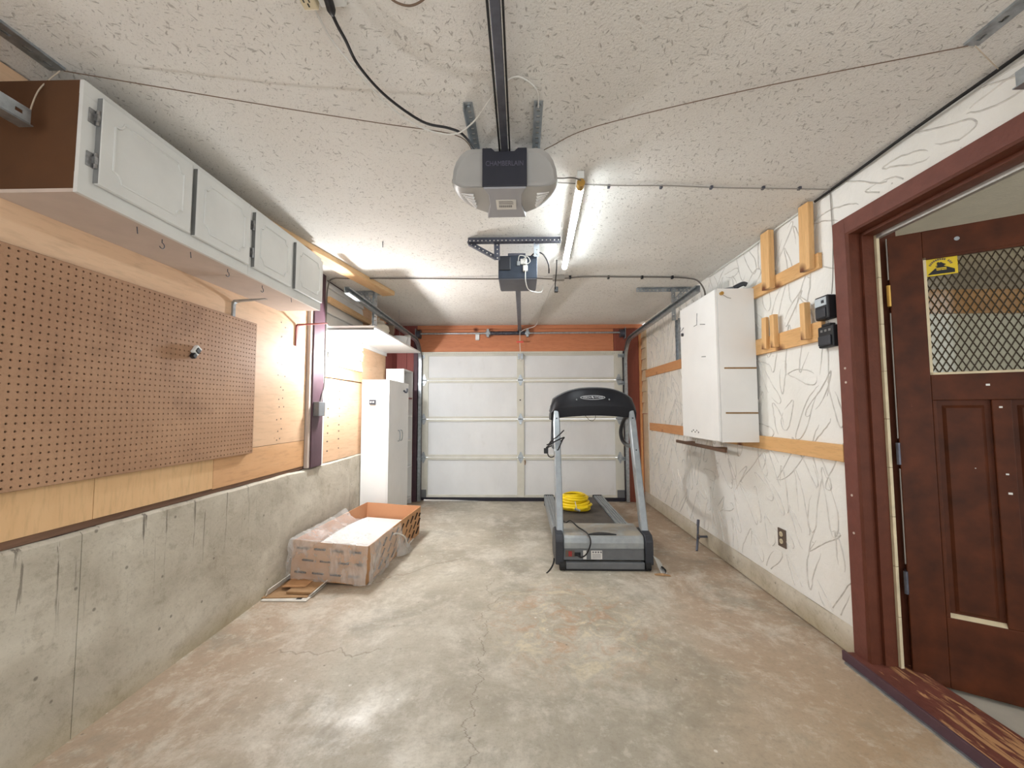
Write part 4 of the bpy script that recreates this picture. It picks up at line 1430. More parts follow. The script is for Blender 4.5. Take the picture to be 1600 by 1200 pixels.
# flattened cardboard under the near end
fc = thing('flattened_carton', 'flattened white-edged carton on the floor under the tray', 'cardboard', (-1.51, 2.83, 0))
bx('sheet', 'card_white', fc, -1.672, -1.375, 2.655, 3.0, .001, .007, .001)
MB().box(-.16, .13, -.14, .17, 0, .005, Matrix.Translation((-1.53, 2.83, .0075)) @ Matrix.Rotation(.06, 4, 'Z')).build('liner', 'card_grey', fc)
MB().prism([(-1.673, .002), (-1.668, .002), (-1.650, .052), (-1.655, .054)], 2.70, 3.05).build('flap', 'card_white', fc)
MB().prism([(-1.40, .008), (-1.385, .008), (-1.36, .03), (-1.366, .033)], 2.72, 3.04).build('flap', 'card_white', fc)
bx('slot', 'black', fc, -1.455, -1.42, 2.675, 2.695, .0072, .0078)
f1 = MB().box(-.085, .085, -.20, .16, 0, .016, Matrix.Translation((-1.455, 2.93, .0135)) @ Matrix.Rotation(-.06, 4, 'Z')).build('card_panel', 'card_grey', bevel=.002)
tag(f1, 'brown fibreboard strip lying lowest on the flattened carton', 'board')
f2 = MB().box(-.085, .07, -.16, .12, 0, .007, Matrix.Translation((-1.53, 2.955, .031)) @ Matrix.Rotation(.02, 4, 'Z')).build('card_panel', 'card', bevel=.001)
tag(f2, 'tan cardboard piece on top of the fibreboard strip', 'cardboard')

# ================================================================== TREADMILL
TM = (.615, 3.19, 0)
tm = thing('treadmill', 'grey treadmill with arched black console, folded facing the camera', 'treadmill', TM)
tm['label'] = 'silver and black treadmill with arched console by the overhead door'
def tb(name, mat, *a, bevel=.004, lab=None, par=None):
    return MB().box(*a).build(name, mat, par or tm, True, bevel=bevel, label=lab)
# deck, belt, grooved side rails
tb('deck_frame', 'silver_dark', -.335, .335, .30, 1.80, .085, .165)
tb('running_belt', 'belt', -.235, .235, .28, 1.79, .166, .176, bevel=.002)
for s in (-1, 1):
    prof = []
    x0, x1 = .240, .345
    prof = [(x0, .14), (x1 + .004, .10), (x1 + .004, .178)]
    n = 4
    w = (x1 - x0) / n
    for k in range(n):
        a = x1 - k * w
        prof += [(a, .187), (a - w * .68, .187), (a - w * .7, .180), (a - w * .98, .180)]
    pr = [(s * p[0], p[1]) for p in prof]
    MB().prism(pr if s < 0 else pr[::-1], .26, 1.82).build('side_rail', 'silver', tm, True)
    tb('end_cap', 'black', min(s * .235, s * .35), max(s * .235, s * .35), 1.82, 1.87, .06, .19, bevel=.01)
MB().cyl((-.24, 1.79, .125), (.24, 1.79, .125), .045, 18).build('rear_roller', 'rubber', tm, True, smooth=True)
for s in (-1, 1):
    MB().cyl((s * .30 - .02, 1.70, .042), (s * .30 + .02, 1.70, .042), .042, 14).build('rear_foot', 'rubber', tm, True, smooth=True)
# motor hood
prof = [(.02, .155), (.02, .20), (.026, .235), (.045, .252), (.32, .268), (.34, .262), (.34, .155)]
MB().prism(prof[::-1], -.298, .314, 'YZ').build('motor_hood', 'hood', tm, True, bevel=.006)
bx('hood_skirt', 'silver_dark', tm, -.30, .314, .026, .33, .07, .1545, .004, True)
# air vent: dark crescent in the top front edge of the hood
vp = [(-.11 + .22 * k / 12, .045 + .055 * math.sin(math.pi * k / 12)) for k in range(13)]
vs = []
m = MB()
m.prism([(x, y) for x, y in vp], .2535, .2605, 'XY')
m.build('air_vent', 'black', tm, True)
m = MB()
for k in range(5):
    x = -.08 + k * .035
    m.box(x, x + .004, .05, .05 + .045 * math.sin(math.pi * (x + .11) / .22), .2602, .2615)
m.build('vent_rib', 'dark_grey', tm, True)
for s, xa, xb in ((-1, -.362, -.300), (1, .316, .378)):
    pr = [(.0, .045), (.05, .03), (.30, .03), (.36, .10), (.30, .24), (.16, .285), (.03, .262), (0, .22)]
    MB().prism(pr if s > 0 else pr[::-1], min(xa, xb), max(xa, xb), 'YZ').build('boot', 'dark_grey', tm, True, bevel=.008)
tb('front_foot', 'silver_dark', -.285, .31, -.002, .04, .012, .062, bevel=.006)
tb('foot_pad', 'rubber', -.30, .33, .002, .036, .0, .0118, bevel=.002)
for x in (-.31, .335):
    MB().cyl((x - .02, .02, .036), (x + .02, .02, .036), .036, 16).build('wheel', 'rubber', tm, True, smooth=True)
ip = tb('inlet_panel', 'outlet_brown', -.285, -.215, .0225, .0262, .095, .145, bevel=.002)
tb('power_switch', 'red_switch', -.262, -.235, .019, .0235, .10, .138, bevel=.002)
tb('socket', 'black', -.215, -.17, .02, .0262, .1, .13, bevel=.003)
tb('warning_label', 'label', -.15, -.125, .0245, .0262, .078, .143, bevel=0)
w2 = tb('warning_label', 'label', -.09, -.005, .0245, .0262, .078, .143, bevel=0)
m = MB()
for k in range(4):
    m.box(-.08 + .02 * k, -.068 + .02 * k, .0238, .0246, .125, .137)
    m.box(-.082, -.016, .0238, .0246, .086 + k * .009, .089 + k * .009)
m.build('label_print', 'label_grey', w2, True)
# uprights, leaning back
def upright(x, s):
    a, b = Vector((x, .12, .22)), Vector((x - s * .005, .43, 1.20))
    fm = frame(a, b - a, (1, 0, 0))
    L = (b - a).length
    prof = [(-.028, -.03), (-.02, -.038), (.02, -.038), (.028, -.03), (.028, .03), (.02, .038), (-.02, .038), (-.028, .03)]
    rings = []
    for t in (0, .5, .9, 1.0):
        k = 1 if t < 1 else .7
        rings.append([tuple(fm @ Vector((L * t, px * k, py * k))) for px, py in prof])
    MB().loft(rings).build('upright', 'silver', tm, True, smooth=True)
    m = MB()
    for t in (.66, .93):
        c = fm @ Vector((L * t, 0, -.041)) if (fm @ Vector((0, 0, -1)) - a).y < 0 else fm @ Vector((L * t, 0, .041))
        m.cyl(c, c + Vector((0, .006, 0)), .006, 8)
    m.build('bolt', 'black', tm, True)
upright(-.318, -1)
upright(.345, 1)
# console: arched shell
def console():
    N = 24
    rings = []
    xc, hw = .015, .372
    for k in range(N + 1):
        t = -1 + 2 * k / N
        x = xc + hw * t
        top = 1.405 - .115 * abs(t) ** 2.6
        bot = 1.165 - .028 * abs(t) ** 2 - (.05 * max(0, abs(t) - .88) / .12)
        yb = .36 + .06 * abs(t) ** 3
        e = min(1, (1 - abs(t)) / .05)
        e = math.sqrt(max(0.02, e))
        mid = (top + bot) / 2
        def z(v):
            return mid + (v - mid) * (.55 + .45 * e)
        ring = [(x, yb + .02, z(bot)), (x, yb + .002, z(bot + .08)), (x, yb, z(bot + .10)), (x, yb + .03, z(top - .025)), (x, yb + .05, z(top)), (x, yb + .12, z(top)), (x, yb + .28, z(bot + .06)), (x, yb + .27, z(bot))]
        rings.append(ring)
    o = MB().loft(rings).build('console', 'console', tm, True, smooth=True)
    fix_normals(o)
    # silver rim along the top
    pts = []
    for k in range(N + 1):
        t = -1 + 2 * k / N
        pts.append((xc + hw * t * 1.006, .36 + .06 * abs(t) ** 3 + .085, 1.404 - .115 * abs(t) ** 2.6 - (.09 * max(0, abs(t) - .94) / .06)))
    MB().tube(pts, .012, 8).build('rim', 'silver_dark', tm, True, smooth=True)
    return o
con = console()
nx = frame((.0, .372, 1.322), (1, 0, 0), (0, .28, .96))
ring = [tuple(nx @ Vector((.105 * math.cos(k * math.pi / 18), .0175 * math.sin(k * math.pi / 18), .0))) for k in range(36)]
MB().tube(ring, .0022, 5, True).build('badge_ring', 'print_white', con, True)
text_mesh('lettering', 'VISION', .022, 'print_white', con, Matrix.Translation(TM) @ nx @ Matrix.Translation((-.05, 0, .001)), width=.07)
text_mesh('lettering', 'FITNESS', .022, 'print_white', con, Matrix.Translation(TM) @ nx @ Matrix.Translation((.052, 0, .001)), width=.07)
MB().prism([(-.012, .002), (-.004, .013), (.002, .006), (.012, .003), (.004, -.002), (.008, -.012), (-.002, -.003)], 0, .002, 'XY', nx).build('badge_mark', 'print_white', con, True)
for s in (-1, 1):
    MB().cyl((s * .14, .372, 1.306), (s * .14, .36, 1.303), .006, 8).build('screw', 'silver', con, True)
tb('latch_plate', 'silver_dark', .20, .255, .375, .40, 1.135, 1.15, bevel=.002)
MB().tube(smooth_path([(-.06, .42, 1.165), (-.03, .4, 1.13), (.0, .4, 1.12), (.025, .41, 1.14), (.03, .42, 1.165)]), .0022, 5).build('lead', 'cable_black', tm, True)
# handle bars behind the uprights
for s, x in ((-1, -.335), (1, .335)):
    pts = smooth_path([(x, .50, 1.17), (x - s * .01, .62, 1.12), (x - s * .015, .72, 1.02), (x - s * .01, .70, .94), (x, .60, .90), (x + s * .005, .42, .90), (x + s * .005, .34, .90)], 7)
    MB().tube(pts[:34], .018, 10).build('handle_grip', 'dark_grey', tm, True, smooth=True)
    MB().tube(pts[30:], .019, 10).build('handle_arm', 'silver_dark', tm, True, smooth=True)

# power cord of the treadmill (wrapped on the left upright, down to the inlet)
ld = MB()
ld.tube(smooth_path([(-.20, .02, .115), (-.17, -.01, .105), (-.13, -.03, .14), (-.10, -.025, .22), (-.115, .03, .268), (-.17, .18, .278), (-.205, .36, .28), (-.22, .6, .20), (-.25, .8, .195), (-.285, .75, .30), (-.30, .60, .50), (-.29, .45, .80)]), .0055, 7)
ld.build('power_cord', 'cable_black', tm, True, smooth=True)
m = MB()
c = Vector((-.32, .335, .93))
m.tube(smooth_path([c + Vector(p) for p in ((.06, -.05, .115), (0, -.06, .06), (-.05, -.03, .02), (-.075, .02, -.05), (-.065, .03, -.11), (-.02, -.03, -.10), (.04, -.055, .02), (.045, -.06, .05), (-.02, -.065, .02), (-.09, -.05, -.03), (-.03, .05, -.02), (.04, .02, .02), (.06, -.05, .055), (0, -.065, .03), (-.085, -.03, -.01))]), .0052, 7)
m.build('cord_bundle', 'cable_black', tm, True, smooth=True)
m = MB()
m.box(-.018, .018, -.012, .012, -.025, .02, Matrix.Translation(c + Vector((-.092, -.045, -.055))))
m.build('plug', 'black', tm, True, bevel=.004)

# yellow hose coil on the belt
yh = thing('hose_coil', 'coiled yellow rubber hose lying on the treadmill belt', 'hose', (.545, 4.36, .178))
pts = []
R = random.Random(5)
turns = 9
for k in range(turns * 28 + 1):
    a = k / 28 * 2 * math.pi
    lap = k / 28
    layer = lap % turns
    if lap < 4:
        rr = .125 + .028 * ((lap % 4) / 4) + .012 * math.sin(lap * 2.2)
        z = .016 + .010 * lap
    elif lap < 7:
        rr = .15 - .012 * (lap - 4) + .01 * math.sin(lap * 3)
        z = .06 + .022 * (lap - 4)
    else:
        rr = .12 - .006 * (lap - 7) + .008 * math.sin(lap * 2)
        z = .125 + .018 * (lap - 7)
    z += .006 * math.sin(a * 1.7 + lap)
    cx = .012 * math.sin(lap * 1.9)
    pts.append((.545 + cx + rr * math.cos(a), 4.36 + rr * .95 * math.sin(a), .178 + z))
MB().tube(pts, .0145, 9).build('coil', 'yellow_hose', yh, smooth=True)
MB().tube(smooth_path([(.51, 4.20, .225), (.55, 4.19, .215), (.60, 4.195, .225), (.66, 4.21, .235)]), .0145, 9).build('hose_end', 'yellow_hose', yh, smooth=True)
MB().cyl((.525, 4.185, .225), (.58, 4.18, .208), .012, 10).build('coupling', 'galv', yh, smooth=True)
MB().tube(smooth_path([(.53, 4.18, .30), (.54, 4.165, .25), (.55, 4.175, .21)]), .004, 6).build('tie', 'cable_white', yh)

# torn tape and scrap at the treadmill feet
ts2 = thing('torn_tape', 'crumpled silver tape scrap at the right treadmill foot', 'tape', (1.01, 3.19, 0))
rows = []
for i in range(11):
    t = i / 10
    rr = []
    for k in range(6):
        s = k / 5
        rr.append((.985 + .045 * t ** .7 + .045 * s, 3.185 - .045 * t + .02 * s * math.sin(t * 4), max(.003, .115 * (1 - t) ** 1.4 * (1 - .25 * s) + .014 * noise.noise((t * 5, s * 5, 1)) * (1 - t) + .004)))
    rows.append(rr)
MB().grid(rows).build('strip', 'foil', ts2, smooth=True)
rows = []
for i in range(9):
    t = i / 8
    a = t * 3.6
    rows.append([(1.045 + .02 * math.sin(a), 3.135 + .045 * s, .024 - .02 * math.cos(a)) for s in (0, .33, .66, 1)])
MB().grid(rows).build('curl', 'rubber', ts2, smooth=True)
rows = []
for i in range(7):
    t = i / 6
    rows.append([(.975 + .11 * t, 3.11 + .03 * s - .02 * t, .003 + .008 * math.sin(t * 3.1) * s) for s in (0, .5, 1)])
MB().grid(rows).build('flat_piece', 'card_grey', ts2, smooth=True)
ts3 = MB()
rows = []
for i in range(9):
    t = i / 8
    rows.append([(.245 - .06 * t ** 2 - .012 * s, 3.16 + .0 * s - .03 * t, .10 * (1 - t) ** 1.1 + .003 + .004 * s) for s in (0, .5, 1)])
ts3.grid(rows)
tag(ts3.build('loose_strap', 'rubber', smooth=True), 'dark strap end curling at the left treadmill foot', 'strap')

# ================================================================== RIGHT WALL THINGS
rc = thing('wall_cabinet', 'tall white cabinet hung on the plaster wall with two bare shelf slots', 'cabinet', (1.48, 3.12, .99))
X0, X1, Y0, Y1, Z0, Z1 = 1.352, XR - .022, 2.815, 3.44, .995, 2.05
for zl, zh in ((Z0, 1.187), (1.1985, 1.493), (1.5045, Z1)):
    bx('side_panel', 'laminate', rc, X0, X1, Y0, Y0 + .014, zl, zh)
bx('side_panel', 'laminate', rc, X0, X1, Y1 - .014, Y1, Z0, Z1)
bx('top_panel', 'laminate', rc, X0, X1, Y0 + .014, Y1 - .014, Z1 - .014, Z1)
bx('bottom_panel', 'laminate', rc, X0, X1, Y0 + .014, Y1 - .014, Z0, Z0 + .014)
bx('back_panel', 'laminate', rc, X1 - .006, X1, Y0 + .014, Y1 - .014, Z0 + .014, Z1 - .014)
for zz in (1.188, 1.494):
    bx('shelf', 'oak_edge', rc, X0 + .03, X1 - .001, Y0 - .001, Y1 - .014, zz, zz + .0095)
    bx('side_slot', 'laminate', rc, X0, X0 + .0299, Y0, Y0 + .014, zz - .001, zz + .0105)
d = bx('door', 'laminate', rc, X0 - .017, X0 - .001, Y0 + .004, Y1, Z0 + .006, Z1 - .004, .002)
MB().cyl((X0 + .025, Y0 - .018, 2.014), (X0 + .025, Y0, 2.014), .012, 12).build('knob', 'brass', rc, smooth=True)
MB().tube([(X0 + .03, Y0 - .012, 2.005), (X0 + .06, Y0 - .012, 1.985), (X0 + .09, Y0 - .004, 1.98)], .002, 5).build('latch_wire', 'cable_grey', rc)
XD = X0 - .017
for pts in ([(XD, 3.37, 1.89), (XD - .02, 3.37, 1.86), (XD - .03, 3.37, 1.85), (XD - .03, 3.36, 1.89)],
            [(XD, 3.12, 1.86), (XD - .03, 3.10, 1.845), (XD - .03, 3.05, 1.845), (XD - .03, 3.04, 1.93)],
            [(XD, 2.98, 1.835), (XD - .04, 2.97, 1.833)], [(XD, 2.985, 1.60), (XD - .03, 2.985, 1.598)]):
    MB().tube(pts, .003, 5).build('wire_hook', 'hinge', d)
MB().cyl((XD, 3.385, 1.832), (XD - .012, 3.385, 1.832), .014, 10).build('latch_button', 'dark_grey', d)
m = MB()
for k in range(5):
    m.cyl((XD, 3.14 + k * .03, 1.045 + .012 * (k % 2)), (XD - .004, 3.14 + k * .03, 1.045 + .012 * (k % 2)), .006, 7)
m.build('screw_hole', 'gap_grey', d)
tp = thing('hand_tool', 'dark grey hand tool lying on top of the white wall cabinet', 'tool', (1.47, 2.9, 2.05))
MB().tube(smooth_path([(1.40, 3.02, 2.062), (1.44, 2.95, 2.072), (1.50, 2.88, 2.072)]), [.011] * 6 + [.013] * 11, 8).build('handle', 'silver_dark', tp, smooth=True)
MB().tube(smooth_path([(1.50, 2.88, 2.072), (1.545, 2.85, 2.092), (1.57, 2.845, 2.085)]), .016, 8).build('head', 'dark_grey', tp, smooth=True)
bx('foot', 'gap_grey', tp, 1.46, 1.50, 2.86, 2.92, 2.0505, 2.062, .002)

def batten(y0, y1, z0, z1, mat, label, th=.02, cat='batten'):
    o = bx('wall_batten', mat, None, XR - th, XR - .0005, y0, y1, z0, z1, .002)
    tag(o, label, cat)
    return o
batten(4.15, 5.32, 1.63, 1.725, 'orange_batten', 'short orange upper batten behind the wall cabinet toward the overhead door')
batten(3.98, 5.20, .958, 1.05, 'orange_batten', 'orange lower batten between wall cabinet and overhead door')
batten(2.10, 3.97, .954, 1.04, 'pine', 'long pine batten low on the wall from casing to under the cabinet', .021)
batten(2.20, 2.84, 1.978, 2.062, 'pine', 'pine batten with knot high on the wall under two uprights', .022)
batten(2.20, 2.84, 1.585, 1.69, 'pine', 'pine batten at chest height carrying small upright blocks', .022)
def upr(y0, y1, z0, z1, lean, th, label, grp):
    fm = Matrix.Translation((XR - .0225, (y0 + y1) / 2, z0)) @ Matrix.Rotation(lean, 4, 'X')
    o = MB().box(-th, 0, -(y1 - y0) / 2, (y1 - y0) / 2, 0, z1 - z0, fm).build('wood_upright', 'pine_v', bevel=.002)
    tag(o, label, 'wood block', grp)
upr(2.575, 2.66, 1.985, 2.355, .02, .036, 'pine upright nearer the white cabinet on the high batten', 'uprights on the high batten')
upr(2.225, 2.305, 1.985, 2.355, .03, .03, 'wide pine upright with bark edge nearer the doorway on the high batten', 'uprights on the high batten')
upr(2.665, 2.715, 1.61, 1.815, .05, .02, 'small wood block nearest the white cabinet on the chest-height batten', 'blocks on the chest-height batten')
upr(2.56, 2.60, 1.605, 1.81, -.01, .03, 'small wood block in the middle on the chest-height batten', 'blocks on the chest-height batten')
upr(2.275, 2.315, 1.605, 1.81, 0, .034, 'small wood block nearest the chargers on the chest-height batten', 'blocks on the chest-height batten')
st = thing('hanging_bar', 'dark brown wooden bar on cleats below the white wall cabinet', 'bar', (XR - .09, 3.6, .893))
bx('bar', 'dark_stick', st, XR - .105, XR - .085, 3.13, 4.10, .893, .92, .002)
for yy in (3.3, 3.9):
    bx('cleat', 'dark_stick', st, XR - .085, XR - .0001, yy, yy + .04, .895, .918)

# chargers next to the casing
ch = thing('wall_charger', 'black charger with pale blue label, upper of two by the casing', 'charger', (XR, 2.16, 1.68))
bx('body', 'black', ch, XR - .05, XR - .0005, 2.112, 2.205, 1.685, 1.81, .008)
bx('face', 'dark_grey', ch, XR - .056, XR - .05, 2.125, 2.195, 1.695, 1.745, .003)
bx('label_plate', 'blue_label', ch, XR - .052, XR - .0499, 2.12, 2.2, 1.757, 1.80)
bx('button', 'dark_grey', ch, XR - .055, XR - .0499, 2.135, 2.15, 1.77, 1.785)
MB().tube(smooth_path([(XR - .02, 2.12, 1.812), (XR - .012, 2.117, 1.9), (XR - .010, 2.112, 2.0), (XR - .008, 2.108, 2.1), (XR - .006, 2.112, 2.2), (XR - .005, 2.115, 2.35)]), .0025, 5).build('lead', 'cable_grey', ch)
c2 = thing('wall_charger', 'flat black charger dock, lower of two by the casing', 'charger', (XR, 2.16, 1.53))
bx('body', 'black', c2, XR - .035, XR - .0005, 2.107, 2.212, 1.54, 1.652, .006)
bx('dock_step', 'dark_grey', c2, XR - .046, XR - .035, 2.115, 2.2, 1.55, 1.60, .004)
bx('top_tab', 'black', c2, XR - .03, XR - .0005, 2.13, 2.19, 1.652, 1.665, .003)
for k in range(3):
    bx('slot', 'gap_grey', c2, XR - .0362, XR - .0349, 2.12 + k * .028, 2.135 + k * .028, 1.622, 1.634)
# black outlet
ou = thing('wall_outlet', 'brown plate outlet with two cream sockets low on plaster wall', 'outlet', (XR, 2.645, .36))
bx('plate', 'outlet_brown', ou, XR - .008, XR - .0005, 2.607, 2.682, .362, .474, .002)
for zz in (.397, .441):
    s = MB()
    s.lathe([(.0155, 0), (.0155, .004), (.013, .005)], 16, Matrix.Translation((XR - .008, 2.645, zz)) @ Matrix.Rotation(-math.pi / 2, 4, 'Y'))
    so = s.build('socket', 'cream', ou, smooth=True)
    for yy in (-.005, .005):
        bx('slot', 'black', so, XR - .0136, XR - .0129, 2.645 + yy - .001, 2.645 + yy + .001, zz - .002, zz + .006)
# metal strip left of cabinet
ms = thing('metal_rail', 'grey metal rail hanging on the wall beside the white cabinet', 'rail', (XR, 4.2, 1.72))
m = MB()
m.perf(.42, .075, .004, .14, .02, frame((XR - .004, 4.20, 1.725), (0, 0, 1), (0, 1, 0)), .06)
m.build('web', 'galv', ms)
bx('flange', 'galv', ms, XR - .03, XR - .003, 4.236, 4.241, 1.725, 2.145)
bx('flange', 'galv', ms, XR - .03, XR - .003, 4.159, 4.164, 1.725, 2.145)
# hose bib / pipe low on the right curb
hb = thing('pipe_lever', 'dark iron pipe with lever handle leaning at the curb', 'pipe', (1.56, 3.7, 0))
MB().tube(smooth_path([(1.50, 3.64, .003), (1.525, 3.68, .07), (1.555, 3.74, .13), (1.56, 3.745, .19), (1.575, 3.77, .23)]), [.010] * 8 + [.009] * 16 + [.012] * 9, 8).build('lever', 'steel_dark', hb, smooth=True)
MB().cyl((1.53, 3.70, .105), (XR + .0, 3.70, .105), .010, 8).build('stub', 'steel_dark', hb, smooth=True)
MB().lathe([(.018, -.004), (.024, 0), (.018, .004)], 10, Matrix.Translation((1.545, 3.70, .105)) @ Matrix.Rotation(math.pi / 2, 4, 'Y')).build('collar', 'outlet_brown', hb)

# ================================================================== SIDE DOOR LEAF
ang = math.atan2(-.54, .84)
dl = thing('door_2', 'dark brown panelled door standing open with mesh-covered window', 'door', (XR + .128, 1.955, .012), rz=ang, kind='structure')
DW, DH, DT = .80, 2.025, .04
def lb(name, mat, x0, x1, z0, z1, y0=-.0, y1=None, bevel=.003, par=None, lab=None):
    y1 = DT if y1 is None else y1
    return MB().box(x0, x1, y0, y1, z0, z1).build(name, mat, par or dl, True, bevel=bevel, label=lab)
WX0, WX1, WZ0, WZ1 = .118, .69, 1.36, 1.90
lb('stile', 'door_leaf', 0, WX0, 0, DH)
lb('stile', 'door_leaf', WX1, DW, 0, DH)
lb('top_rail', 'door_leaf', WX0, WX1, WZ1, DH)
lb('mid_rail', 'door_leaf', WX0, WX1, 1.245, WZ0)
lb('bottom_rail', 'door_leaf', WX0, WX1, 0, .30)
PX = [(.132, .298), (.355, .521), (.578, WX1)]
lb('muntin', 'door_leaf', .298, .355, .30, 1.245)
lb('muntin', 'door_leaf', .521, .578, .30, 1.245)
lb('muntin', 'door_leaf', WX0, .132, .30, 1.245)
for a, b in PX:
    lb('panel', 'door_leaf', a - .004, b + .004, .296, 1.249, .016, .026, 0)
    p = MB()
    z0, z1 = .335, 1.21
    q0, q1 = a + .03, b - .03
    p.loft([[(q0 - .012, .0162, z0 - .012), (q1 + .012, .0162, z0 - .012), (q1 + .012, .0162, z1 + .012), (q0 - .012, .0162, z1 + .012)],
            [(q0, .008, z0), (q1, .008, z0), (q1, .008, z1), (q0, .008, z1)]])
    p.build('raised_panel', 'door_leaf', dl, True)
    MB().prism([(.001, .3005), (.016, .3005), (.016, .316)], a, b, 'YZ').build('worn_bead', 'strip', dl, True)
wg = lb('glass_pane', 'glass', WX0 - .002, WX1 + .002, WZ0 - .002, WZ1 + .002, .020, .024, 0)
m = MB()
m.box(WX0, WX0 + .010, .002, .0195, WZ0, WZ1)
m.box(WX0, WX1, .002, .0195, WZ0, WZ0 + .010)
m.build('glazing_bead', 'strip', dl, True)
m = MB()
m.box(WX1 - .010, WX1, .002, .0195, WZ0, WZ1)
m.box(WX0, WX1, .002, .0195, WZ1 - .010, WZ1)
m.build('glazing_bead', 'door_leaf', dl, True)
# expanded metal: zigzag strands
m = MB()
pw, ph = .0245, .052
nx_, nz_ = int((WX1 - WX0 - .01) / pw), int((WZ1 - WZ0 - .01) / ph)
ax0, az0 = WX0 + .008, WZ0 + .008
def seg2(p, q):
    m.tube([p, q], .0024, 4, cap=False)
for i in range(nx_ + 1):
    for k in range(nz_ + 1):
        x, zz = ax0 + i * pw, az0 + k * ph
        cxm, czm = x + pw / 2, zz + ph / 2
        if cxm < WX1 - .004 and czm < WZ1 - .004:
            seg2((x, .016, zz), (cxm, .017, czm))
            if x + pw < WX1 - .002:
                seg2((x + pw, .016, zz), (cxm, .017, czm))
                if zz + ph < WZ1 - .002:
                    seg2((cxm, .017, czm), (x + pw, .016, zz + ph))
            if zz + ph < WZ1 - .002:
                seg2((cxm, .017, czm), (x, .016, zz + ph))
o = m.build('expanded_mesh', 'mesh_dark', dl, True)
# yellow warning sticker on the mesh
sg = lb('sticker', 'yellow_sign', WX0 + .002, WX0 + .112, WZ1 - .088, WZ1 - .004, .0095, .0125, 0, lab='yellow warning sticker with black dog silhouette')
sx, sz = WX0 + .002, WZ1 - .088
def spr(poly, mat, nm, y=.0095):
    MB().prism([(sx + a, sz + b) for a, b in poly], y - .0008, y).build(nm, mat, sg, True)
spr([(.012, .006), (.10, .006), (.10, .022), (.066, .042), (.046, .042)], 'black', 'black_shape')
spr([(.038, .043), (.046, .046), (.043, .055), (.048, .062), (.052, .058), (.058, .060), (.064, .054), (.074, .047), (.066, .042), (.04, .041)], 'black', 'dog_silhouette')
m = MB()
for (a, b, w) in ((.040, .030, .034), (.042, .023, .014), (.058, .023, .016)):
    m.box(sx + a, sx + a + w, .0079, .0087, sz + b, sz + b + .004)
m.build('white_line', 'yellow_sign', sg, True)
m = MB()
for k in range(13):
    if k in (9,):
        continue
    an = math.radians(158 - k * 11.3)
    fm = Matrix.Translation((sx + .056 + .037 * math.cos(an), .0088, sz + .036 + .037 * math.sin(an))) @ Matrix.Rotation(-(an - math.pi / 2), 4, 'Y')
    m.box(-.0024, .0024, -.0004, .0006, -.004, .004, fm)
m.build('arched_print', 'outlet_brown', sg, True)
MB().cyl((.23, -.002, 1.965), (.23, .004, 1.965), .009, 10).build('screw_cup', 'galv', dl, True)
# hinges on the jamb side
for zz in (.42, 1.0, 1.74):
    m = MB()
    m.cyl((-.006, -.006, zz - .05), (-.006, -.006, zz + .05), .008, 8)
    m.box(-.004, -.0005, -.002, DT - .004, zz - .05, zz + .05)
    m.build('hinge', 'brass' if zz > 1.5 else 'steel_dark', dl, True)
lb('edge_strip', 'silver_dark', -.012, -.0015, .006, .02, .12, .37, 0)if False else None
m = MB()
for z0, z1 in ((.50, .93), (1.07, 1.66), (1.82, 2.02)):
    m.box(-.004, -.0005, .004, .016, z0, z1)
m.build('edge_strip', 'cable_grey', dl, True)
m = MB()
for (x, zz, s) in ((.318, 1.21, .010), (.323, .93, .009), (.326, .85, .012), (.235, .95, .004), (.285, 1.305, .012)):
    m.box(x, x + s, -.0012, .0, zz, zz + s * .7)
m.build('paint_chip', 'white_paint', dl, True)

# ================================================================== CEILING WIRES, OUTLET, HANGERS NEAR CAMERA
co_ = thing('ceiling_outlet', 'cream ceiling outlet block with plug and clear adapter', 'outlet', (-.62, 1.13, ZC - .03))
bx('block', 'cream', co_, -.603, -.562, .975, 1.067, ZC - .03, ZC - .0005, .004)
for a, b in ((-.592, 1.037), (-.577, 1.037), (-.584, 1.05)):
    bx('slot', 'black', co_, a - .0018, a + .0018, b - .005, b + .005, ZC - .0312, ZC - .0295)
bx('adapter', 'label', co_, -.559, -.484, .975, 1.070, ZC - .018, ZC - .0005, .004)
pg = op
MB().tube(smooth_path([(-.515, .97, 2.335), (-.52, 1.03, 2.33), (-.526, 1.07, 2.325)], 5), [.014] * 5 + [.012] * 4 + [.009, .006], 10).build('plug', 'cable_black', pg, smooth=True, label='black plug and cord')
MB().tube(smooth_path([(-.526, 1.066, 2.326), (-.525, 1.10, 2.322), (-.521, 1.142, 2.32), (-.517, 1.24, 2.32), (-.468, 1.362, 2.315), (-.372, 1.48, 2.31), (-.282, 1.517, 2.31), (-.232, 1.545, 2.305), (-.195, 1.65, 2.315)]), .0048, 7).build('cord', 'cable_black', pg, smooth=True)
wire('opener_wire', [(-.578, 1.07, 2.345), (-.578, 1.101, 2.345), (-.569, 1.162, 2.335), (-.53, 1.228, 2.31), (-.47, 1.38, 2.30), (-.38, 1.49, 2.295), (-.263, 1.526, 2.29), (-.178, 1.485, 2.31), (-.094, 1.382, 2.335), (-.029, 1.331, 2.35), (.015, 1.338, 2.35), (.058, 1.384, 2.345), (.066, 1.46, 2.342)], .003, 'cable_white', 'thin white wire draped behind the opener rail', 'wire')
wire('loop_wire', [(-.375, 1.03, 2.36), (-.35, 1.058, 2.35), (-.308, 1.068, 2.345), (-.265, 1.055, 2.35), (-.24, 1.03, 2.36)], .003, 'cord_brown', 'small brown wire loop at the top edge of the ceiling', 'wire')
wire('release_line', [(-1.525, 1.265, 2.352), (-.9, 1.43, 2.34), (-.55, 1.51, 2.33), (-.26, 1.575, 2.32), (-.2, 1.66, 2.30)], .0018, 'cord_brown', 'thin brown cord running from left ceiling iron to the opener', 'cord')
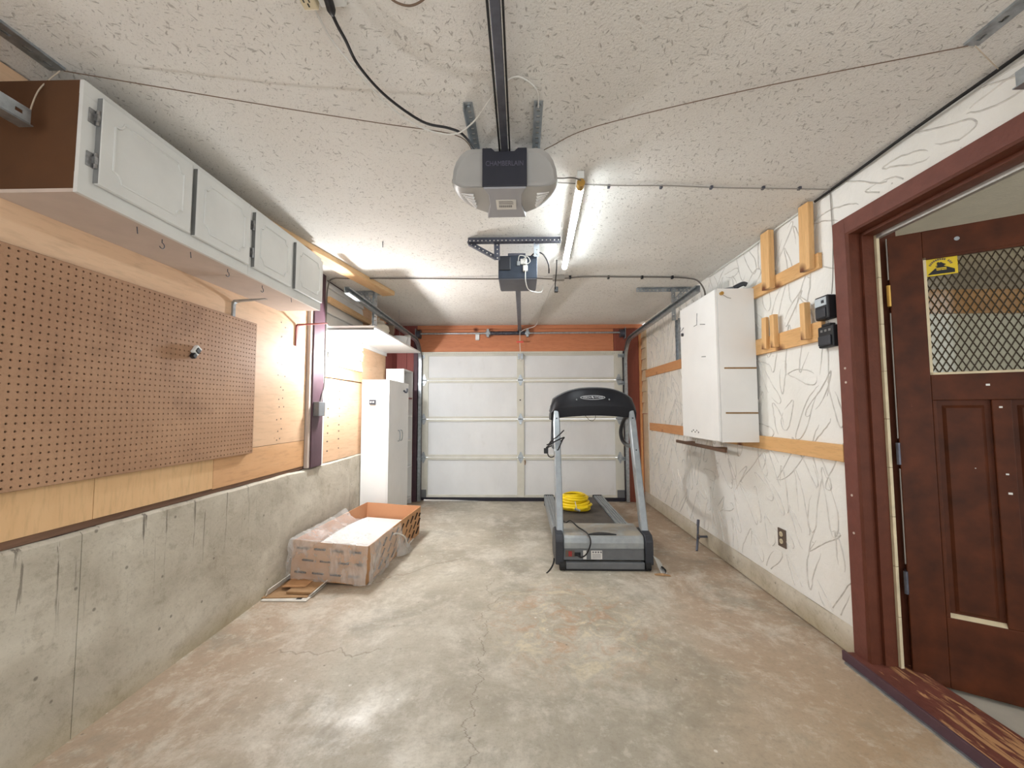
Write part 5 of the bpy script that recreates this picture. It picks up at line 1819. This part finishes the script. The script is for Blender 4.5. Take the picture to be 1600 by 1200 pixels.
wire('release_line', [(.05, 1.68, 2.29), (.127, 1.622, 2.30), (.3, 1.55, 2.33), (.8, 1.40, 2.345), (1.40, 1.247, 2.352)], .0018, 'cord_brown', 'thin brown cord running from opener to right ceiling iron', 'cord')
wire('ring_wire', [(-.19, 1.72, 2.27), (-.27, 1.73, 2.26), (-.31, 1.78, 2.25), (-.30, 1.81, 2.25), (-.24, 1.79, 2.25), (-.22, 1.78, 2.25)], .0014, 'cable_grey', 'thin grey wire ring left of the grey opener', 'wire')
cc1 = wire('ceiling_cable', [(.165, 1.99, 2.355), (.45, 2.03, 2.358), (.75, 2.04, 2.357), (1.05, 2.07, 2.358), (1.40, 2.085, 2.356), (1.60, 2.09, 2.352)], .0035, 'cable_grey', 'grey cable stapled across the ceiling to the doorway corner', 'cable')
for x in (.45, .72, .98, 1.25, 1.44):
    bx('staple', 'steel_dark', cc1, x - .006, x + .006, 2.02 + x * .045 - .008, 2.02 + x * .045 + .012, 2.352, ZC)
wire('corner_cable', [(1.600, .9, 2.352), (1.598, 1.35, 2.35), (1.59, 1.5, 2.346), (1.598, 1.7, 2.352), (1.60, 1.85, 2.35), (1.606, 2.0, 2.352), (1.608, 2.12, 2.352), (1.605, 2.21, 2.35)], .007, 'cable_black', 'thick black cable along the right ceiling corner', 'cable')
wire('corner_wire', [(1.606, 2.31, 2.352), (1.604, 2.6, 2.352), (1.606, 2.9, 2.345), (1.60, 3.2, 2.350), (1.607, 3.5, 2.35)], .004, 'cable_white', 'pale wire along the wall corner behind the pine uprights', 'wire')
cc2 = wire('ceiling_cable', [(-1.2, 3.45, 2.354), (-.8, 3.46, 2.352), (-.4, 3.46, 2.345), (-.17, 3.45, 2.34), (.05, 3.46, 2.35), (.3, 3.47, 2.34), (.55, 3.46, 2.354), (.9, 3.48, 2.355), (1.25, 3.5, 2.356), (1.44, 3.52, 2.352), (1.52, 3.50, 2.32), (1.545, 3.44, 2.22), (1.54, 3.42, 2.12), (1.54, 3.43, 2.06)], .0065, 'cable_mid', 'dark grey cable clipped across the ceiling behind the old opener', 'cable')
for x in (.42, .75, 1.04, 1.30):
    bx('clip', 'black', cc2, x - .008, x + .008, 3.455 + .03 * x - .012, 3.455 + .03 * x + .016, 2.34, ZC)
jb = thing('cable_junction', 'small violet-grey junction box on the cable right of old opener', 'junction box', (.33, 3.46, 2.33))
bx('box', 'cable_grey', jb, .27, .37, 3.43, 3.49, 2.325, ZC - .0005, .004)
MB().tube(smooth_path([(.27, 3.05, 2.35), (.275, 3.15, 2.30), (.278, 3.3, 2.24), (.285, 3.36, 2.20)]), .005, 6).build('drop_lead', 'cable_black', jb, smooth=True)
bx('plug', 'black', jb, .275, .305, 3.34, 3.37, 2.19, 2.235, .004)
wire('old_opener_cord', [(.06, 2.78, 2.27), (.10, 2.74, 2.29), (.15, 2.75, 2.28), (.19, 2.82, 2.24), (.20, 2.90, 2.20)], .005, 'cable_black', 'black cord arching from the old opener', 'cord')
wire('door_wire', [(.30, 3.5, 2.33), (.27, 3.9, 2.345), (.25, 4.5, 2.345), (.22, 5.0, 2.34), (.18, 5.3, 2.31), (.05, 5.37, 2.28), (-.01, 5.40, 2.25)], .004, 'cable_white', 'white wire along the ceiling to the overhead door release', 'wire')

# sensor on the header
sn = thing('door_sensor', 'small white sensor on the orange header board', 'sensor', (-.59, YD - .02, 2.155))
bx('body', 'exit_bright', sn, -.625, -.57, YD - .035, YD - .0105, 2.165, 2.265, .006)
bx('base', 'label', sn, -.622, -.573, YD - .036, YD - .0105, 2.158, 2.1645, .002)

# punched irons near the camera that carry the rear door tracks
def punched(name, x, y0, y1, w, label):
    m = MB()
    m.perf(y1 - y0, w, .003, .055, .012, frame((x, y0, ZC - .006), (0, 1, 0), (1, 0, 0)) , .022)
    m.box(x - w / 2, x - w / 2 + .003, y0, y1, ZC - .006, ZC - .0005)
    m.box(x + w / 2 - .003, x + w / 2, y0, y1, ZC - .006, ZC - .0005)
    tag(m.build(name, 'galv'), label, 'bracket')
punched('punched_iron', -1.55, .60, 1.268, .055, 'galvanised slotted iron on ceiling at top left corner')
punched('punched_iron', 1.415, .60, 1.252, .046, 'galvanised slotted iron on ceiling at top right corner')
lt = thing('rear_track', 'galvanised track end hanging at the left edge near the cabinet end', 'door track', (-1.53, 1.0, 2.1))
m = MB()
m.perf(.9, .045, .003, .06, .012, frame((-1.52, .28, 2.128), (0, 1, 0), (0, 0, 1)), .02)
m.build('rail', 'galv', lt)
MB().box(-1.565, -1.52, .28, 1.19, 2.103, 2.106).build('lip', 'galv', lt)
MB().angle((-1.60, 1.13, 2.15), (-1.62, 1.0, ZC - .005), (1, 0, 0), .03, .003, .05, .01).build('brace', 'galv', lt)
wire('tie_string', [(-1.535, 1.262, 2.35), (-1.545, 1.218, 2.25), (-1.53, 1.185, 2.145)], .002, 'string', 'pale string tying the track end to the left ceiling iron', 'string')
rt = thing('rear_track', 'galvanised track end hanging at the right edge above the doorway', 'door track', (1.52, 1.0, 2.2))
m = MB()
m.perf(.95, .045, .003, .06, .012, frame((1.515, .28, 2.225), (0, 1, 0), (0, 0, 1)), .02)
m.build('rail', 'galv', rt)
MB().box(1.515, 1.55, .28, 1.24, 2.20, 2.203).build('lip', 'galv', rt)
wire('tie_string', [(1.42, 1.245, 2.35), (1.49, 1.28, 2.345), (1.585, 1.33, 2.345)], .0016, 'string', 'pale string from right ceiling iron to the corner cable', 'string')
# ceiling hook by the left cabinets
ckh = thing('ceiling_hook', 'small bent nail in the ceiling beside the wall cabinets', 'nail', (-.94, 2.7, ZC - .03))
MB().tube([(-.94, 2.70, ZC - .0005), (-.94, 2.695, ZC - .016), (-.947, 2.72, ZC - .034)], .0028, 6).build('nail', 'steel_dark', ckh)

for o in bpy.data.objects:
    if o.parent and o.name.split('.')[0] in ('print', 'barcode', 'nail_head', 'screw_hole', 'vent_rib', 'label_print', 'paint_chip', 'arched_print', 'white_line', 'bolt', 'expanded_mesh'):
        o['kind'] = 'stuff'
